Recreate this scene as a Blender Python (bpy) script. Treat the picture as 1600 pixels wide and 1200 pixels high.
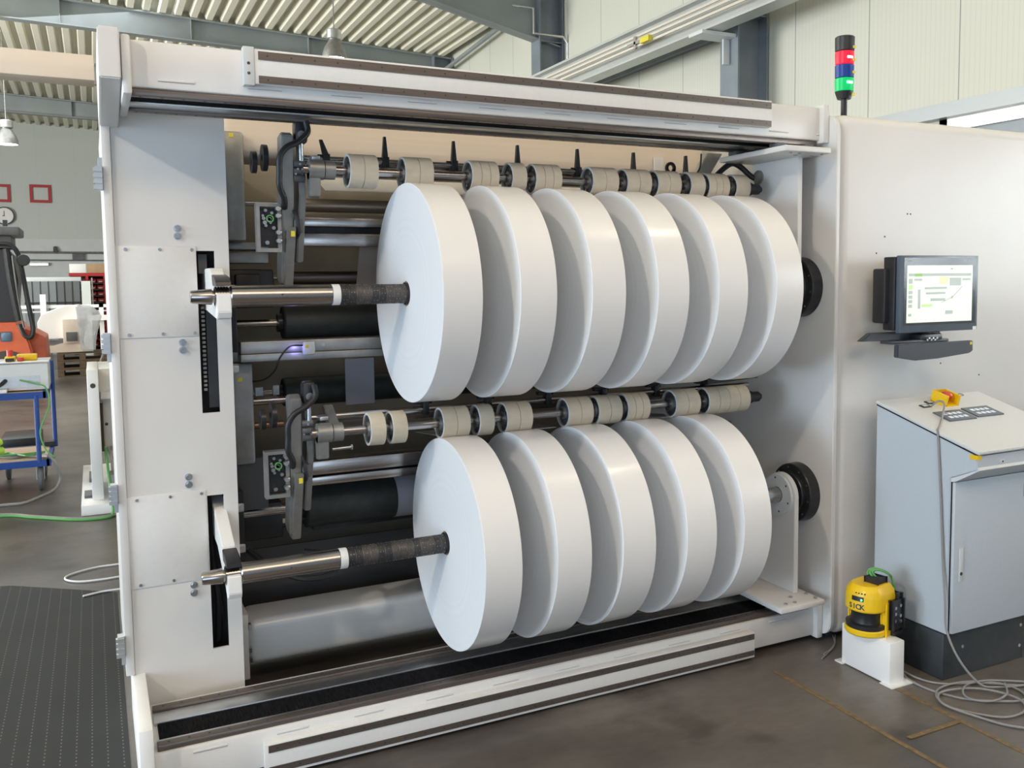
import bpy, bmesh, math, random
from mathutils import Vector, Matrix
random.seed(4)
for o in list(bpy.data.objects): bpy.data.objects.remove(o, do_unlink=True)
SC = bpy.context.scene
COL = SC.collection

# ---------------------------------------------------------------- camera
cam = bpy.data.cameras.new('camera'); cam_o = bpy.data.objects.new('camera', cam); COL.objects.link(cam_o)
cam.sensor_fit = 'HORIZONTAL'; cam.sensor_width = 36.0; cam.lens = 1425.266/1600*36
cam.shift_x = -0.045258; cam.shift_y = -0.033237; cam.clip_end = 200; cam.clip_start = 0.02
R = Matrix(((0.8911854, 0.0437411, -0.4515255), (-0.4535404, 0.0651354, -0.8888524), (-0.0094691, 0.9969173, 0.0778860)))
cam_o.matrix_world = Matrix.Translation((-0.704867, -3.240218, 1.669093)) @ R.to_4x4()
SC.camera = cam_o
# ---------------------------------------------------------------- world and lights
w = bpy.data.worlds.new('world'); SC.world = w; w.use_nodes = True
bg = w.node_tree.nodes['Background']; bg.inputs[0].default_value = (0.78, 0.90, 1.0, 1); bg.inputs[1].default_value = 0.24
def area(name, loc, target, sx, sy, power, col):
    l = bpy.data.lights.new(name, 'AREA'); l.shape = 'RECTANGLE'; l.size = sx; l.size_y = sy; l.energy = power; l.color = col
    o = bpy.data.objects.new(name, l); COL.objects.link(o); o.location = loc
    o.rotation_euler = (Vector(target)-Vector(loc)).to_track_quat('-Z', 'Y').to_euler(); return o
area('daylight_gate', (-8.0, -1.8, 1.8), (0.5, 0.0, 1.1), 3.6, 3.2, 400, (0.66, 0.83, 1.0))
area('cool_front_fill', (-3.5, -9.0, 1.4), (0.2, 0.0, 0.9), 4.5, 2.4, 115, (0.60, 0.78, 1.0))  # added cool area light, tints the lower machine front bluish
area('daylight_door_right', (6.4, -3.6, 2.2), (3.7, -0.6, 0.4), 2.4, 2.4, 105, (0.90, 0.96, 1.0))
area('warm_top_fill', (0.5, -6.0, 5.8), (0.8, 0.3, 1.6), 5, 1.6, 115, (1.0, 0.75, 0.54))  # unseen warm area light standing in for the hall lamps overhead
area('roof_fill', (-11.5, 11, 2.4), (4, 12, 5.6), 7, 4.4, 2100, (1.0, 0.98, 0.92))  # added area light aimed upwards to brighten the roof ribs
area('back_hall_fill', (-3, 14, 5.7), (-2, 14, 0), 7, 10, 420, (0.92, 0.97, 1.0))  # unseen area light under the deck, brightens the back of the hall
def point(name, loc, power, col, r=0.12):
    l = bpy.data.lights.new(name, 'POINT'); l.energy = power; l.color = col; l.shadow_soft_size = r
    o = bpy.data.objects.new(name, l); COL.objects.link(o); o.location = loc; return o
point('hall_lamp_light', (-5.2, -3.0, 5.3), 430, (1.0, 0.86, 0.73), 0.14)
point('hall_lamp_light', (3.4, -1.6, 5.1), 60, (1.0, 0.80, 0.60), 0.2)
SC.view_settings.view_transform = 'Standard'; SC.view_settings.look = 'None'; SC.view_settings.gamma = 1
SC.view_settings.use_curve_mapping = False
SC.view_settings.exposure = 0.2

# ---------------------------------------------------------------- materials
MATS = {}
def mat(name, col, rough=0.5, metal=0.0, nscale=0, namt=0.0, bump=0.0, coat=0.0, emit=None, estr=0, stretch=None, alpha=1, spec=0.5):
    if name in MATS: return MATS[name]
    m = bpy.data.materials.new(name); m.use_nodes = True; nt = m.node_tree; b = nt.nodes['Principled BSDF']
    b.inputs['Base Color'].default_value = (*col, 1); b.inputs['Roughness'].default_value = rough; b.inputs['Metallic'].default_value = metal
    b.inputs['Coat Weight'].default_value = coat; b.inputs['Specular IOR Level'].default_value = spec
    if coat: b.inputs['Coat Roughness'].default_value = 0.15
    if emit: b.inputs['Emission Color'].default_value = (*emit, 1); b.inputs['Emission Strength'].default_value = estr
    if alpha < 1: b.inputs['Alpha'].default_value = alpha
    if nscale:
        tc = nt.nodes.new('ShaderNodeTexCoord'); mp = nt.nodes.new('ShaderNodeMapping'); nz = nt.nodes.new('ShaderNodeTexNoise')
        if stretch: mp.inputs['Scale'].default_value = stretch
        nt.links.new(tc.outputs['Object'], mp.inputs[0]); nt.links.new(mp.outputs[0], nz.inputs['Vector'])
        nz.inputs['Scale'].default_value = nscale; nz.inputs['Detail'].default_value = 5
        cr = nt.nodes.new('ShaderNodeValToRGB'); nt.links.new(nz.outputs['Fac'], cr.inputs[0])
        cr.color_ramp.elements[0].position = 0.3; cr.color_ramp.elements[1].position = 0.7
        cr.color_ramp.elements[0].color = (*[max(0, c*(1-namt)) for c in col], 1); cr.color_ramp.elements[1].color = (*[min(1, c*(1+namt)) for c in col], 1)
        nt.links.new(cr.outputs[0], b.inputs['Base Color'])
        if bump:
            bp = nt.nodes.new('ShaderNodeBump'); bp.inputs['Strength'].default_value = bump; bp.inputs['Distance'].default_value = 0.01
            nt.links.new(nz.outputs['Fac'], bp.inputs['Height']); nt.links.new(bp.outputs[0], b.inputs['Normal'])
    MATS[name] = m; return m
white = mat('white_paint', (0.73, 0.715, 0.695), 0.33, nscale=3, namt=0.02)
whitef = mat('white_paint_fine', (0.74, 0.73, 0.71), 0.4, nscale=60, namt=0.015, bump=0.05)
armwhite = mat('bright_white_paint', (0.88, 0.87, 0.85), 0.35, nscale=5, namt=0.01)
cream = mat('cream_paint', (0.76, 0.66, 0.55), 0.4, nscale=2, namt=0.04, stretch=(0.2, 1, 20))
steel = mat('brushed_steel', (0.50, 0.47, 0.45), 0.22, 1.0, nscale=40, namt=0.18, stretch=(0.3, 6, 6))
steelp = mat('polished_steel', (0.46, 0.43, 0.42), 0.24, 1.0, nscale=30, namt=0.1, stretch=(0.4, 8, 8))
alu = mat('aluminium', (0.62, 0.63, 0.63), 0.38, 1.0, nscale=20, namt=0.08)
alud = mat('grey_aluminium', (0.33, 0.33, 0.32), 0.42, 0.7, nscale=15, namt=0.15)
zinc = mat('zinc', (0.55, 0.56, 0.57), 0.3, 1.0, nscale=60, namt=0.2)
railm = mat('rail_strip', (0.155, 0.13, 0.115), 0.38, 0.6, nscale=30, namt=0.15, stretch=(0.2, 5, 5))
black = mat('black_plastic', (0.018, 0.018, 0.02), 0.4, nscale=20, namt=0.2)
blackm = mat('black_steel', (0.03, 0.03, 0.033), 0.3, 0.3, nscale=20, namt=0.2)
rubber = mat('black_rubber', (0.035, 0.04, 0.038), 0.5, nscale=30, namt=0.2)
brush = mat('brush_bristle', (0.010, 0.010, 0.012), 0.95, nscale=300, namt=0.8, bump=0.6, stretch=(1, 0.1, 1), spec=0.1)
dark = mat('dark_interior', (0.055, 0.055, 0.055), 0.55, nscale=6, namt=0.3)
taupe = mat('taupe_panel', (0.36, 0.31, 0.24), 0.45, 0.2, nscale=4, namt=0.15)
sleeve = mat('beige_felt', (0.57, 0.50, 0.39), 0.85, nscale=35, namt=0.06, bump=0.1, stretch=(.5, 1, 1))
slit = mat('dark_slit', (0.07, 0.06, 0.05), 0.8)
hubm = mat('hub_grey', (0.16, 0.16, 0.17), 0.4, 0.6, nscale=40, namt=0.3)
ringw = mat('white_ring', (0.82, 0.82, 0.80), 0.45)
frict = mat('friction_ring', (0.085, 0.073, 0.066), 0.5, 0.3, nscale=50, namt=0.25)
frictd = mat('friction_ring_dark', (0.045, 0.042, 0.042), 0.5, 0.3, nscale=50, namt=0.25)
yellow = mat('yellow_plastic', (0.86, 0.55, 0.01), 0.35, nscale=20, namt=0.03)
yel2 = mat('yellow_sticker', (0.72, 0.62, 0.05), 0.5)
redm = mat('red_plastic', (0.62, 0.04, 0.02), 0.35)
greyc = mat('cabinet_grey', (0.52, 0.57, 0.62), 0.36, nscale=250, namt=0.04, bump=0.08)
greyl = mat('lid_grey', (0.66, 0.68, 0.69), 0.35, nscale=250, namt=0.03, bump=0.05)
plinth = mat('plinth_black', (0.035, 0.04, 0.045), 0.42, nscale=20, namt=0.2)
cabg = mat('grey_cable', (0.27, 0.26, 0.255), 0.5)
cabk = mat('black_cable', (0.015, 0.015, 0.016), 0.45)
cabn = mat('green_cable', (0.12, 0.38, 0.11), 0.45)
cabw = mat('white_cable', (0.85, 0.85, 0.86), 0.45)
blue = mat('blue_frame', (0.012, 0.055, 0.26), 0.4, nscale=10, namt=0.1)
wood = mat('plywood', (0.60, 0.43, 0.30), 0.6, nscale=8, namt=0.15, stretch=(0.5, 6, 1))
woodd = mat('pallet_wood', (0.15, 0.105, 0.065), 0.8, nscale=10, namt=0.35, bump=0.3, stretch=(0.5, 6, 3))
orange = mat('orange_paint', (0.58, 0.12, 0.045), 0.42, nscale=4, namt=0.12)
web = mat('paper_web', (0.42, 0.43, 0.50), 0.45, nscale=6, namt=0.05)
webl = mat('light_paper_web', (0.93, 0.87, 0.84), 0.5, nscale=6, namt=0.03)
film = mat('plastic_film', (0.75, 0.78, 0.80), 0.15, nscale=8, namt=0.15, bump=0.8, alpha=0.55)
roofb = mat('galvanised_beam', (0.29, 0.32, 0.325), 0.45, 0.25, nscale=1.5, namt=0.10)
colm = mat('painted_column', (0.20, 0.235, 0.27), 0.45, 0.2, nscale=2.5, namt=0.16)
redf = mat('red_frame', (0.42, 0.03, 0.035), 0.5)
shelfr = mat('red_shelf', (0.45, 0.025, 0.03), 0.5)
card = mat('cardboard', (0.42, 0.27, 0.15), 0.8, nscale=10, namt=0.08)
lgrey = mat('light_grey', (0.62, 0.65, 0.66), 0.5, nscale=4, namt=0.04)
dgrey = mat('dark_grey', (0.12, 0.125, 0.13), 0.5, nscale=8, namt=0.2)
lime = mat('lime_green', (0.45, 0.75, 0.08), 0.5)
monb = mat('monitor_bezel', (0.10, 0.125, 0.16), 0.3, nscale=20, namt=0.05)
mondk = mat('monitor_dark', (0.05, 0.06, 0.075), 0.15)
trayb = mat('tray_grey', (0.05, 0.055, 0.068), 0.45)
def emat(name, c, s): return mat(name, c, 0.4, emit=c, estr=s)
screen = emat('screen_white', (0.80, 0.86, 0.74), 0.42); scr_g = emat('screen_grey', (0.42, 0.48, 0.45), 0.35); scr_l = emat('screen_green', (0.50, 0.72, 0.32), 0.4)
scr_y = emat('screen_cream', (0.80, 0.80, 0.45), 0.4); scr_d = emat('screen_dark', (0.2, 0.28, 0.25), 0.25)
led_b = emat('led_blue', (0.25, 0.25, 1.0), 3); led_g = emat('led_green', (0.1, 0.9, 0.3), 3); btn = emat('button_lit', (0.6, 0.66, 0.72), 0.3)
tred = mat('signal_red', (0.75, 0.01, 0.03), 0.25, emit=(1, 0.01, 0.04), estr=0.75); tblue = mat('signal_blue', (0.01, 0.05, 0.28), 0.25); tgreen = mat('signal_green', (0.0, 0.42, 0.12), 0.25, emit=(0, 0.8, 0.2), estr=0.3)
hot_r = emat('signal_filament_red', (1, 0.75, 0.8), 4); hot_g = emat('signal_filament_green', (0.6, 1, 0.85), 4)
lampglow = emat('lamp_glow', (1.0, 0.95, 0.85), 9)
tape = mat('floor_tape_yellow', (0.19, 0.125, 0.055), 0.55, nscale=40, namt=0.35)

def paper_face():
    m = bpy.data.materials.new('paper_roll_side'); m.use_nodes = True; nt = m.node_tree; b = nt.nodes['Principled BSDF']
    b.inputs['Roughness'].default_value = 0.48
    tc = nt.nodes.new('ShaderNodeTexCoord'); sp = nt.nodes.new('ShaderNodeSeparateXYZ'); nt.links.new(tc.outputs['Object'], sp.inputs[0])
    cx = nt.nodes.new('ShaderNodeCombineXYZ'); nt.links.new(sp.outputs['Y'], cx.inputs['Y']); nt.links.new(sp.outputs['Z'], cx.inputs['Z'])
    ln = nt.nodes.new('ShaderNodeVectorMath'); ln.operation = 'LENGTH'; nt.links.new(cx.outputs[0], ln.inputs[0])
    nz = nt.nodes.new('ShaderNodeTexNoise'); nz.noise_dimensions = '1D'; nz.inputs['Scale'].default_value = 60; nz.inputs['Detail'].default_value = 6
    nt.links.new(ln.outputs['Value'], nz.inputs['W'])
    cr = nt.nodes.new('ShaderNodeValToRGB'); cr.color_ramp.elements[0].position = .3; cr.color_ramp.elements[1].position = .75
    cr.color_ramp.elements[0].color = (.815, .825, .84, 1); cr.color_ramp.elements[1].color = (.84, .85, .865, 1)
    nt.links.new(nz.outputs['Fac'], cr.inputs[0]); nt.links.new(cr.outputs[0], b.inputs['Base Color'])
    bp = nt.nodes.new('ShaderNodeBump'); bp.inputs['Strength'].default_value = .05; bp.inputs['Distance'].default_value = .002
    nt.links.new(nz.outputs['Fac'], bp.inputs['Height']); nt.links.new(bp.outputs[0], b.inputs['Normal']); return m
pface = paper_face()
prim = mat('paper_coated', (0.83, 0.815, 0.805), 0.27, nscale=3, namt=0.012, coat=0.15)

def floor_mat():
    m = bpy.data.materials.new('concrete_floor'); m.use_nodes = True; nt = m.node_tree; b = nt.nodes['Principled BSDF']
    tc = nt.nodes.new('ShaderNodeTexCoord')
    def nz(s, d=6, st=(1, 1, 1)):
        mp = nt.nodes.new('ShaderNodeMapping'); mp.inputs['Scale'].default_value = st
        n = nt.nodes.new('ShaderNodeTexNoise'); n.inputs['Scale'].default_value = s; n.inputs['Detail'].default_value = d
        nt.links.new(tc.outputs['Object'], mp.inputs[0]); nt.links.new(mp.outputs[0], n.inputs['Vector']); return n
    a = nz(1.1, 8); c = nz(14, 8, (1, 2.5, 1)); e = nz(3.3, 4)
    r1 = nt.nodes.new('ShaderNodeValToRGB'); nt.links.new(a.outputs['Fac'], r1.inputs[0])
    r1.color_ramp.elements[0].position = .32; r1.color_ramp.elements[0].color = (.075, .065, .058, 1)
    r1.color_ramp.elements[1].position = .68; r1.color_ramp.elements[1].color = (.19, .165, .145, 1)
    r2 = nt.nodes.new('ShaderNodeValToRGB'); nt.links.new(c.outputs['Fac'], r2.inputs[0])
    r2.color_ramp.elements[0].position = .3; r2.color_ramp.elements[0].color = (.82, .81, .80, 1)
    r2.color_ramp.elements[1].position = .7; r2.color_ramp.elements[1].color = (1, 1, 1, 1)
    mx = nt.nodes.new('ShaderNodeMix'); mx.data_type = 'RGBA'; mx.blend_type = 'MULTIPLY'; mx.inputs[0].default_value = 1
    nt.links.new(r1.outputs[0], mx.inputs[6]); nt.links.new(r2.outputs[0], mx.inputs[7]); 
    r3 = nt.nodes.new('ShaderNodeValToRGB'); nt.links.new(e.outputs['Fac'], r3.inputs[0])
    r3.color_ramp.elements[0].position = .30; r3.color_ramp.elements[0].color = (.62, .62, .60, 1); r3.color_ramp.elements[1].position = .42; r3.color_ramp.elements[1].color = (1, 1, 1, 1)
    mx2 = nt.nodes.new('ShaderNodeMix'); mx2.data_type = 'RGBA'; mx2.blend_type = 'MULTIPLY'; mx2.inputs[0].default_value = 1
    nt.links.new(mx.outputs[2], mx2.inputs[6]); nt.links.new(r3.outputs[0], mx2.inputs[7]); nt.links.new(mx2.outputs[2], b.inputs['Base Color'])
    rr = nt.nodes.new('ShaderNodeMapRange'); rr.inputs[3].default_value = .22; rr.inputs[4].default_value = .42
    nt.links.new(e.outputs['Fac'], rr.inputs[0]); nt.links.new(rr.outputs[0], b.inputs['Roughness']); return m
def mat_mat():
    m = bpy.data.materials.new('dotted_mat'); m.use_nodes = True; nt = m.node_tree; b = nt.nodes['Principled BSDF']; b.inputs['Roughness'].default_value = .55; b.inputs['Specular IOR Level'].default_value = .25
    tc = nt.nodes.new('ShaderNodeTexCoord'); sp = nt.nodes.new('ShaderNodeSeparateXYZ'); nt.links.new(tc.outputs['Object'], sp.inputs[0])
    def tri(out, per, lo):
        a = nt.nodes.new('ShaderNodeMath'); a.operation = 'PINGPONG'; a.inputs[1].default_value = per/2; nt.links.new(out, a.inputs[0])
        g = nt.nodes.new('ShaderNodeMath'); g.operation = 'LESS_THAN'; g.inputs[1].default_value = lo; nt.links.new(a.outputs[0], g.inputs[0]); return g
    g1 = tri(sp.outputs['X'], .05, .0022); g2 = tri(sp.outputs['Y'], .028, .005)
    mu = nt.nodes.new('ShaderNodeMath'); mu.operation = 'MULTIPLY'; nt.links.new(g1.outputs[0], mu.inputs[0]); nt.links.new(g2.outputs[0], mu.inputs[1])
    n = nt.nodes.new('ShaderNodeTexNoise'); n.inputs['Scale'].default_value = 3; nt.links.new(tc.outputs['Object'], n.inputs['Vector'])
    r = nt.nodes.new('ShaderNodeValToRGB'); nt.links.new(n.outputs['Fac'], r.inputs[0]); r.color_ramp.elements[0].color = (.014, .016, .017, 1); r.color_ramp.elements[1].color = (.030, .032, .033, 1)
    mx = nt.nodes.new('ShaderNodeMix'); mx.data_type = 'RGBA'; nt.links.new(mu.outputs[0], mx.inputs[0]); nt.links.new(r.outputs[0], mx.inputs[6]); mx.inputs[7].default_value = (.15, .14, .11, 1)
    nt.links.new(mx.outputs[2], b.inputs['Base Color']); return m
def panel_mat(name, col, axis, period, joint=(.28, .30, .28), micro=0.05):
    m = bpy.data.materials.new(name); m.use_nodes = True; nt = m.node_tree; b = nt.nodes['Principled BSDF']; b.inputs['Roughness'].default_value = .45
    tc = nt.nodes.new('ShaderNodeTexCoord'); sp = nt.nodes.new('ShaderNodeSeparateXYZ'); nt.links.new(tc.outputs['Object'], sp.inputs[0])
    a = nt.nodes.new('ShaderNodeMath'); a.operation = 'PINGPONG'; a.inputs[1].default_value = period/2; nt.links.new(sp.outputs[axis], a.inputs[0])
    g = nt.nodes.new('ShaderNodeMath'); g.operation = 'LESS_THAN'; g.inputs[1].default_value = .006; nt.links.new(a.outputs[0], g.inputs[0])
    c = nt.nodes.new('ShaderNodeMath'); c.operation = 'PINGPONG'; c.inputs[1].default_value = micro/2; nt.links.new(sp.outputs[axis], c.inputs[0])
    g2 = nt.nodes.new('ShaderNodeMath'); g2.operation = 'LESS_THAN'; g2.inputs[1].default_value = .004; nt.links.new(c.outputs[0], g2.inputs[0])
    m1 = nt.nodes.new('ShaderNodeMix'); m1.data_type = 'RGBA'; nt.links.new(g2.outputs[0], m1.inputs[0]); m1.inputs[6].default_value = (*col, 1); m1.inputs[7].default_value = (*[x*.93 for x in col], 1)
    m2 = nt.nodes.new('ShaderNodeMix'); m2.data_type = 'RGBA'; nt.links.new(g.outputs[0], m2.inputs[0]); nt.links.new(m1.outputs[2], m2.inputs[6]); m2.inputs[7].default_value = (*joint, 1)
    nt.links.new(m2.outputs[2], b.inputs['Base Color']); return m

# ---------------------------------------------------------------- mesh builder
class MB:
    def __init__(s): s.bm = bmesh.new(); s.mats = []; s.cur = 0
    def m(s, mt):
        if mt not in s.mats: s.mats.append(mt)
        s.cur = s.mats.index(mt); return s
    def _fin(s, faces):
        for f in faces: f.material_index = s.cur
    def box(s, x0, x1, y0, y1, z0, z1, bev=0, seg=2):
        if x0 > x1: x0, x1 = x1, x0
        if y0 > y1: y0, y1 = y1, y0
        if z0 > z1: z0, z1 = z1, z0
        r = bmesh.ops.create_cube(s.bm, size=1); v = r['verts']
        for q in v: q.co = Vector((x0+(q.co.x+.5)*(x1-x0), y0+(q.co.y+.5)*(y1-y0), z0+(q.co.z+.5)*(z1-z0)))
        fs = list({f for q in v for f in q.link_faces}); s._fin(fs)
        if bev:
            es = list({e for q in v for e in q.link_edges})
            rr = bmesh.ops.bevel(s.bm, geom=es, offset=bev, segments=seg, affect='EDGES', profile=.5); s._fin(rr['faces'])
        return s
    def obox(s, c, ax, hs, bev=0):       # oriented box: centre, 3x3 axes, half sizes
        r = bmesh.ops.create_cube(s.bm, size=2); v = r['verts']
        for q in v: q.co = Vector(c) + ax[0]*(q.co.x*hs[0]) + ax[1]*(q.co.y*hs[1]) + ax[2]*(q.co.z*hs[2])
        s._fin(list({f for q in v for f in q.link_faces}))
        if bev:
            es = list({e for q in v for e in q.link_edges}); rr = bmesh.ops.bevel(s.bm, geom=es, offset=bev, segments=2, affect='EDGES'); s._fin(rr['faces'])
        return s
    def lathe(s, prof, p0, d, seg=40, closed=False):   # prof list of (t, r) along direction d from p0
        p0 = Vector(p0); d = Vector(d).normalized(); u = d.orthogonal().normalized(); v = d.cross(u)
        rings = []
        for t, r in prof:
            if r < 1e-6: rings.append([s.bm.verts.new(p0+d*t)])
            else: rings.append([s.bm.verts.new(p0+d*t+(u*math.cos(2*math.pi*k/seg)+v*math.sin(2*math.pi*k/seg))*r) for k in range(seg)])
        fs = []
        prs = list(zip(rings, rings[1:]))
        if closed: prs.append((rings[-1], rings[0]))
        for a, b in prs:
            for k in range(seg):
                k2 = (k+1) % seg
                if len(a) == 1 and len(b) == 1: continue
                if len(a) == 1: q = [a[0], b[k2], b[k]]
                elif len(b) == 1: q = [a[k], a[k2], b[0]]
                else: q = [a[k], a[k2], b[k2], b[k]]
                fs.append(s.bm.faces.new(q))
        s._fin(fs); return s
    def cyl(s, p0, p1, r, r2=None, seg=24, bev=0):
        p0 = Vector(p0); p1 = Vector(p1); L = (p1-p0).length; r2 = r if r2 is None else r2
        if bev: pr = [(0, 0), (0, r-bev), (bev, r), (L-bev, r2), (L, r2-bev), (L, 0)]
        else: pr = [(0, 0), (0, r), (L, r2), (L, 0)]
        return s.lathe(pr, p0, p1-p0, seg)
    def ring(s, p0, p1, ro, ri, seg=40):
        p0 = Vector(p0); p1 = Vector(p1); L = (p1-p0).length
        return s.lathe([(0, ri), (0, ro), (L, ro), (L, ri)], p0, p1-p0, seg, closed=True)
    def prism(s, pts, plane, a, b, bev=0):  # pts 2-D; plane 'yz' extruded along x, 'xz' along y, 'xy' along z
        def P(p, t):
            if plane == 'yz': return Vector((t, p[0], p[1]))
            if plane == 'xz': return Vector((p[0], t, p[1]))
            return Vector((p[0], p[1], t))
        A = [s.bm.verts.new(P(p, a)) for p in pts]; B = [s.bm.verts.new(P(p, b)) for p in pts]
        fs = [s.bm.faces.new(A), s.bm.faces.new(B[::-1])]; n = len(pts)
        for k in range(n): fs.append(s.bm.faces.new([A[k], B[k], B[(k+1) % n], A[(k+1) % n]]))
        s._fin(fs); bmesh.ops.recalc_face_normals(s.bm, faces=fs)
        if bev:
            es = list({e for f in fs for e in f.edges}); rr = bmesh.ops.bevel(s.bm, geom=es, offset=bev, segments=2, affect='EDGES'); s._fin(rr['faces'])
        return s
    def tube(s, pts, r, seg=8, smooth=6):
        P = [Vector(p) for p in pts]
        if smooth and len(P) > 2:
            Q = []
            for i in range(len(P)-1):
                a = P[max(i-1, 0)]; b = P[i]; c = P[i+1]; d = P[min(i+2, len(P)-1)]
                for k in range(smooth):
                    t = k/smooth; Q.append(.5*((2*b)+(-a+c)*t+(2*a-5*b+4*c-d)*t*t+(-a+3*b-3*c+d)*t**3))
            Q.append(P[-1]); P = Q
        rings = []; n = None
        for i, p in enumerate(P):
            tn = (P[min(i+1, len(P)-1)]-P[max(i-1, 0)]).normalized()
            if n is None: n = tn.orthogonal().normalized()
            else: n = (n-tn*n.dot(tn)); n = n.normalized() if n.length > 1e-6 else tn.orthogonal().normalized()
            b = tn.cross(n); rings.append([s.bm.verts.new(p+(n*math.cos(2*math.pi*k/seg)+b*math.sin(2*math.pi*k/seg))*r) for k in range(seg)])
        fs = []
        for a, b in zip(rings, rings[1:]):
            for k in range(seg): fs.append(s.bm.faces.new([a[k], a[(k+1) % seg], b[(k+1) % seg], b[k]]))
        fs.append(s.bm.faces.new(rings[0][::-1])); fs.append(s.bm.faces.new(rings[-1])); s._fin(fs); return s
    def hplate(s, x0, x1, z0, z1, y0, y1, holes):   # plate in the XZ plane with rectangular holes
        xs = sorted({x0, x1, *[h[0] for h in holes], *[h[1] for h in holes]}); zs = sorted({z0, z1, *[h[2] for h in holes], *[h[3] for h in holes]})
        inh = lambda x, z: any(h[0] < x < h[1] and h[2] < z < h[3] for h in holes)
        fs = []
        vd = {}
        def V(x, y, z):
            k = (round(x, 5), round(y, 5), round(z, 5))
            if k not in vd: vd[k] = s.bm.verts.new(k)
            return vd[k]
        solid = {}
        for i in range(len(xs)-1):
            for j in range(len(zs)-1): solid[i, j] = not inh((xs[i]+xs[i+1])/2, (zs[j]+zs[j+1])/2)
        for (i, j), ok in solid.items():
            if not ok: continue
            a, b, c, d = xs[i], xs[i+1], zs[j], zs[j+1]
            fs.append(s.bm.faces.new([V(a, y0, c), V(b, y0, c), V(b, y0, d), V(a, y0, d)])); fs.append(s.bm.faces.new([V(a, y1, d), V(b, y1, d), V(b, y1, c), V(a, y1, c)]))
            if not solid.get((i-1, j)): fs.append(s.bm.faces.new([V(a, y0, d), V(a, y1, d), V(a, y1, c), V(a, y0, c)]))
            if not solid.get((i+1, j)): fs.append(s.bm.faces.new([V(b, y0, c), V(b, y1, c), V(b, y1, d), V(b, y0, d)]))
            if not solid.get((i, j-1)): fs.append(s.bm.faces.new([V(a, y0, c), V(a, y1, c), V(b, y1, c), V(b, y0, c)]))
            if not solid.get((i, j+1)): fs.append(s.bm.faces.new([V(b, y0, d), V(b, y1, d), V(a, y1, d), V(a, y0, d)]))
        s._fin(fs); return s
    def build(s, name, mt=None, parent=None, label=None, kind=None):
        bmesh.ops.recalc_face_normals(s.bm, faces=s.bm.faces[:])
        me = bpy.data.meshes.new(name)
        if parent is None:
            vs = s.bm.verts; c = Vector(((min(v.co.x for v in vs)+max(v.co.x for v in vs))/2, (min(v.co.y for v in vs)+max(v.co.y for v in vs))/2, min(v.co.z for v in vs)))
        else:
            c = root_loc(parent)
        for v in s.bm.verts: v.co -= c
        s.bm.to_mesh(me); s.bm.free()
        for mm in (s.mats or [mt]): me.materials.append(mm)
        for p in me.polygons: p.use_smooth = True
        me.set_sharp_from_angle(angle=math.radians(32))
        o = bpy.data.objects.new(name, me); COL.objects.link(o)
        if parent is None: o.location = c
        else: o.parent = parent
        if label: o['label'] = label
        if kind: o['kind'] = kind
        return o
def root_loc(p):
    v = Vector(p.location)
    while p.parent: p = p.parent; v += Vector(p.location)
    return v
def B(mt): b = MB(); b.m(mt); return b
def thing(name, label, cat, loc=(0, 0, 0), group=None):
    o = bpy.data.objects.new(name, None); COL.objects.link(o); o.location = loc; o.empty_display_size = .1
    o['label'] = label; o['category'] = cat
    if group: o['group'] = group
    return o
def tag(o, label, cat, group=None, kind=None):
    o['label'] = label; o['category'] = cat
    if group: o['group'] = group
    if kind: o['kind'] = kind
    return o
def dup(root, dloc, label=None, group=None):
    r = root.copy(); COL.objects.link(r); r.location = Vector(root.location)+Vector(dloc)
    if label: r['label'] = label
    if group: r['group'] = group
    for ch in list(root.children):
        c = ch.copy(); COL.objects.link(c); c.parent = r
        for g in list(ch.children):
            d = g.copy(); COL.objects.link(d); d.parent = c
    return r
def struct(name, b, label=None):
    o = b.build(name); o['kind'] = 'structure'
    if label: o['label'] = label
    return o
def text(txt, size, loc, rot, mt, parent, name='lettering', ext=.0005, align='CENTER', sx=1):
    c = bpy.data.curves.new(name, 'FONT'); c.body = txt; c.size = size; c.extrude = ext; c.offset = size*.02; c.align_x = align; c.align_y = 'CENTER'
    t = bpy.data.objects.new(name, c); COL.objects.link(t); bpy.context.view_layer.update()
    me = bpy.data.meshes.new_from_object(t.evaluated_get(bpy.context.evaluated_depsgraph_get())); bpy.data.objects.remove(t)
    me.materials.clear(); me.materials.append(mt)
    M = Matrix.Translation(Vector(loc)-(root_loc(parent) if parent else Vector((0, 0, 0)))) @ rot.to_matrix().to_4x4() @ Matrix.Diagonal((sx, 1, 1, 1)); me.transform(M)
    o = bpy.data.objects.new(name, me); COL.objects.link(o)
    if parent: o.parent = parent
    return o
from mathutils import Euler

# ================================================================ SETTING
struct('floor', B(floor_mat()).box(-16, 9, -8, 30, -0.1, 0))
pr = []; x = -12.0
roofz = lambda x: 6.27-0.044*x
top = []
while x < 5.75:
    for dx, dz in ((0, 0), (.10, 0), (.125, .10), (.215, .10)): top.append((x+dx, roofz(x+dx)+dz))
    x += .25
rf = mat('roof_deck', (0.80, 0.79, 0.66), 0.5, nscale=1.5, namt=0.06, stretch=(1, .3, 1))
bb = B(rf); lo = [(a, b) for a, b in top]; hi = [(a, b+.02) for a, b in reversed(top)]
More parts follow.
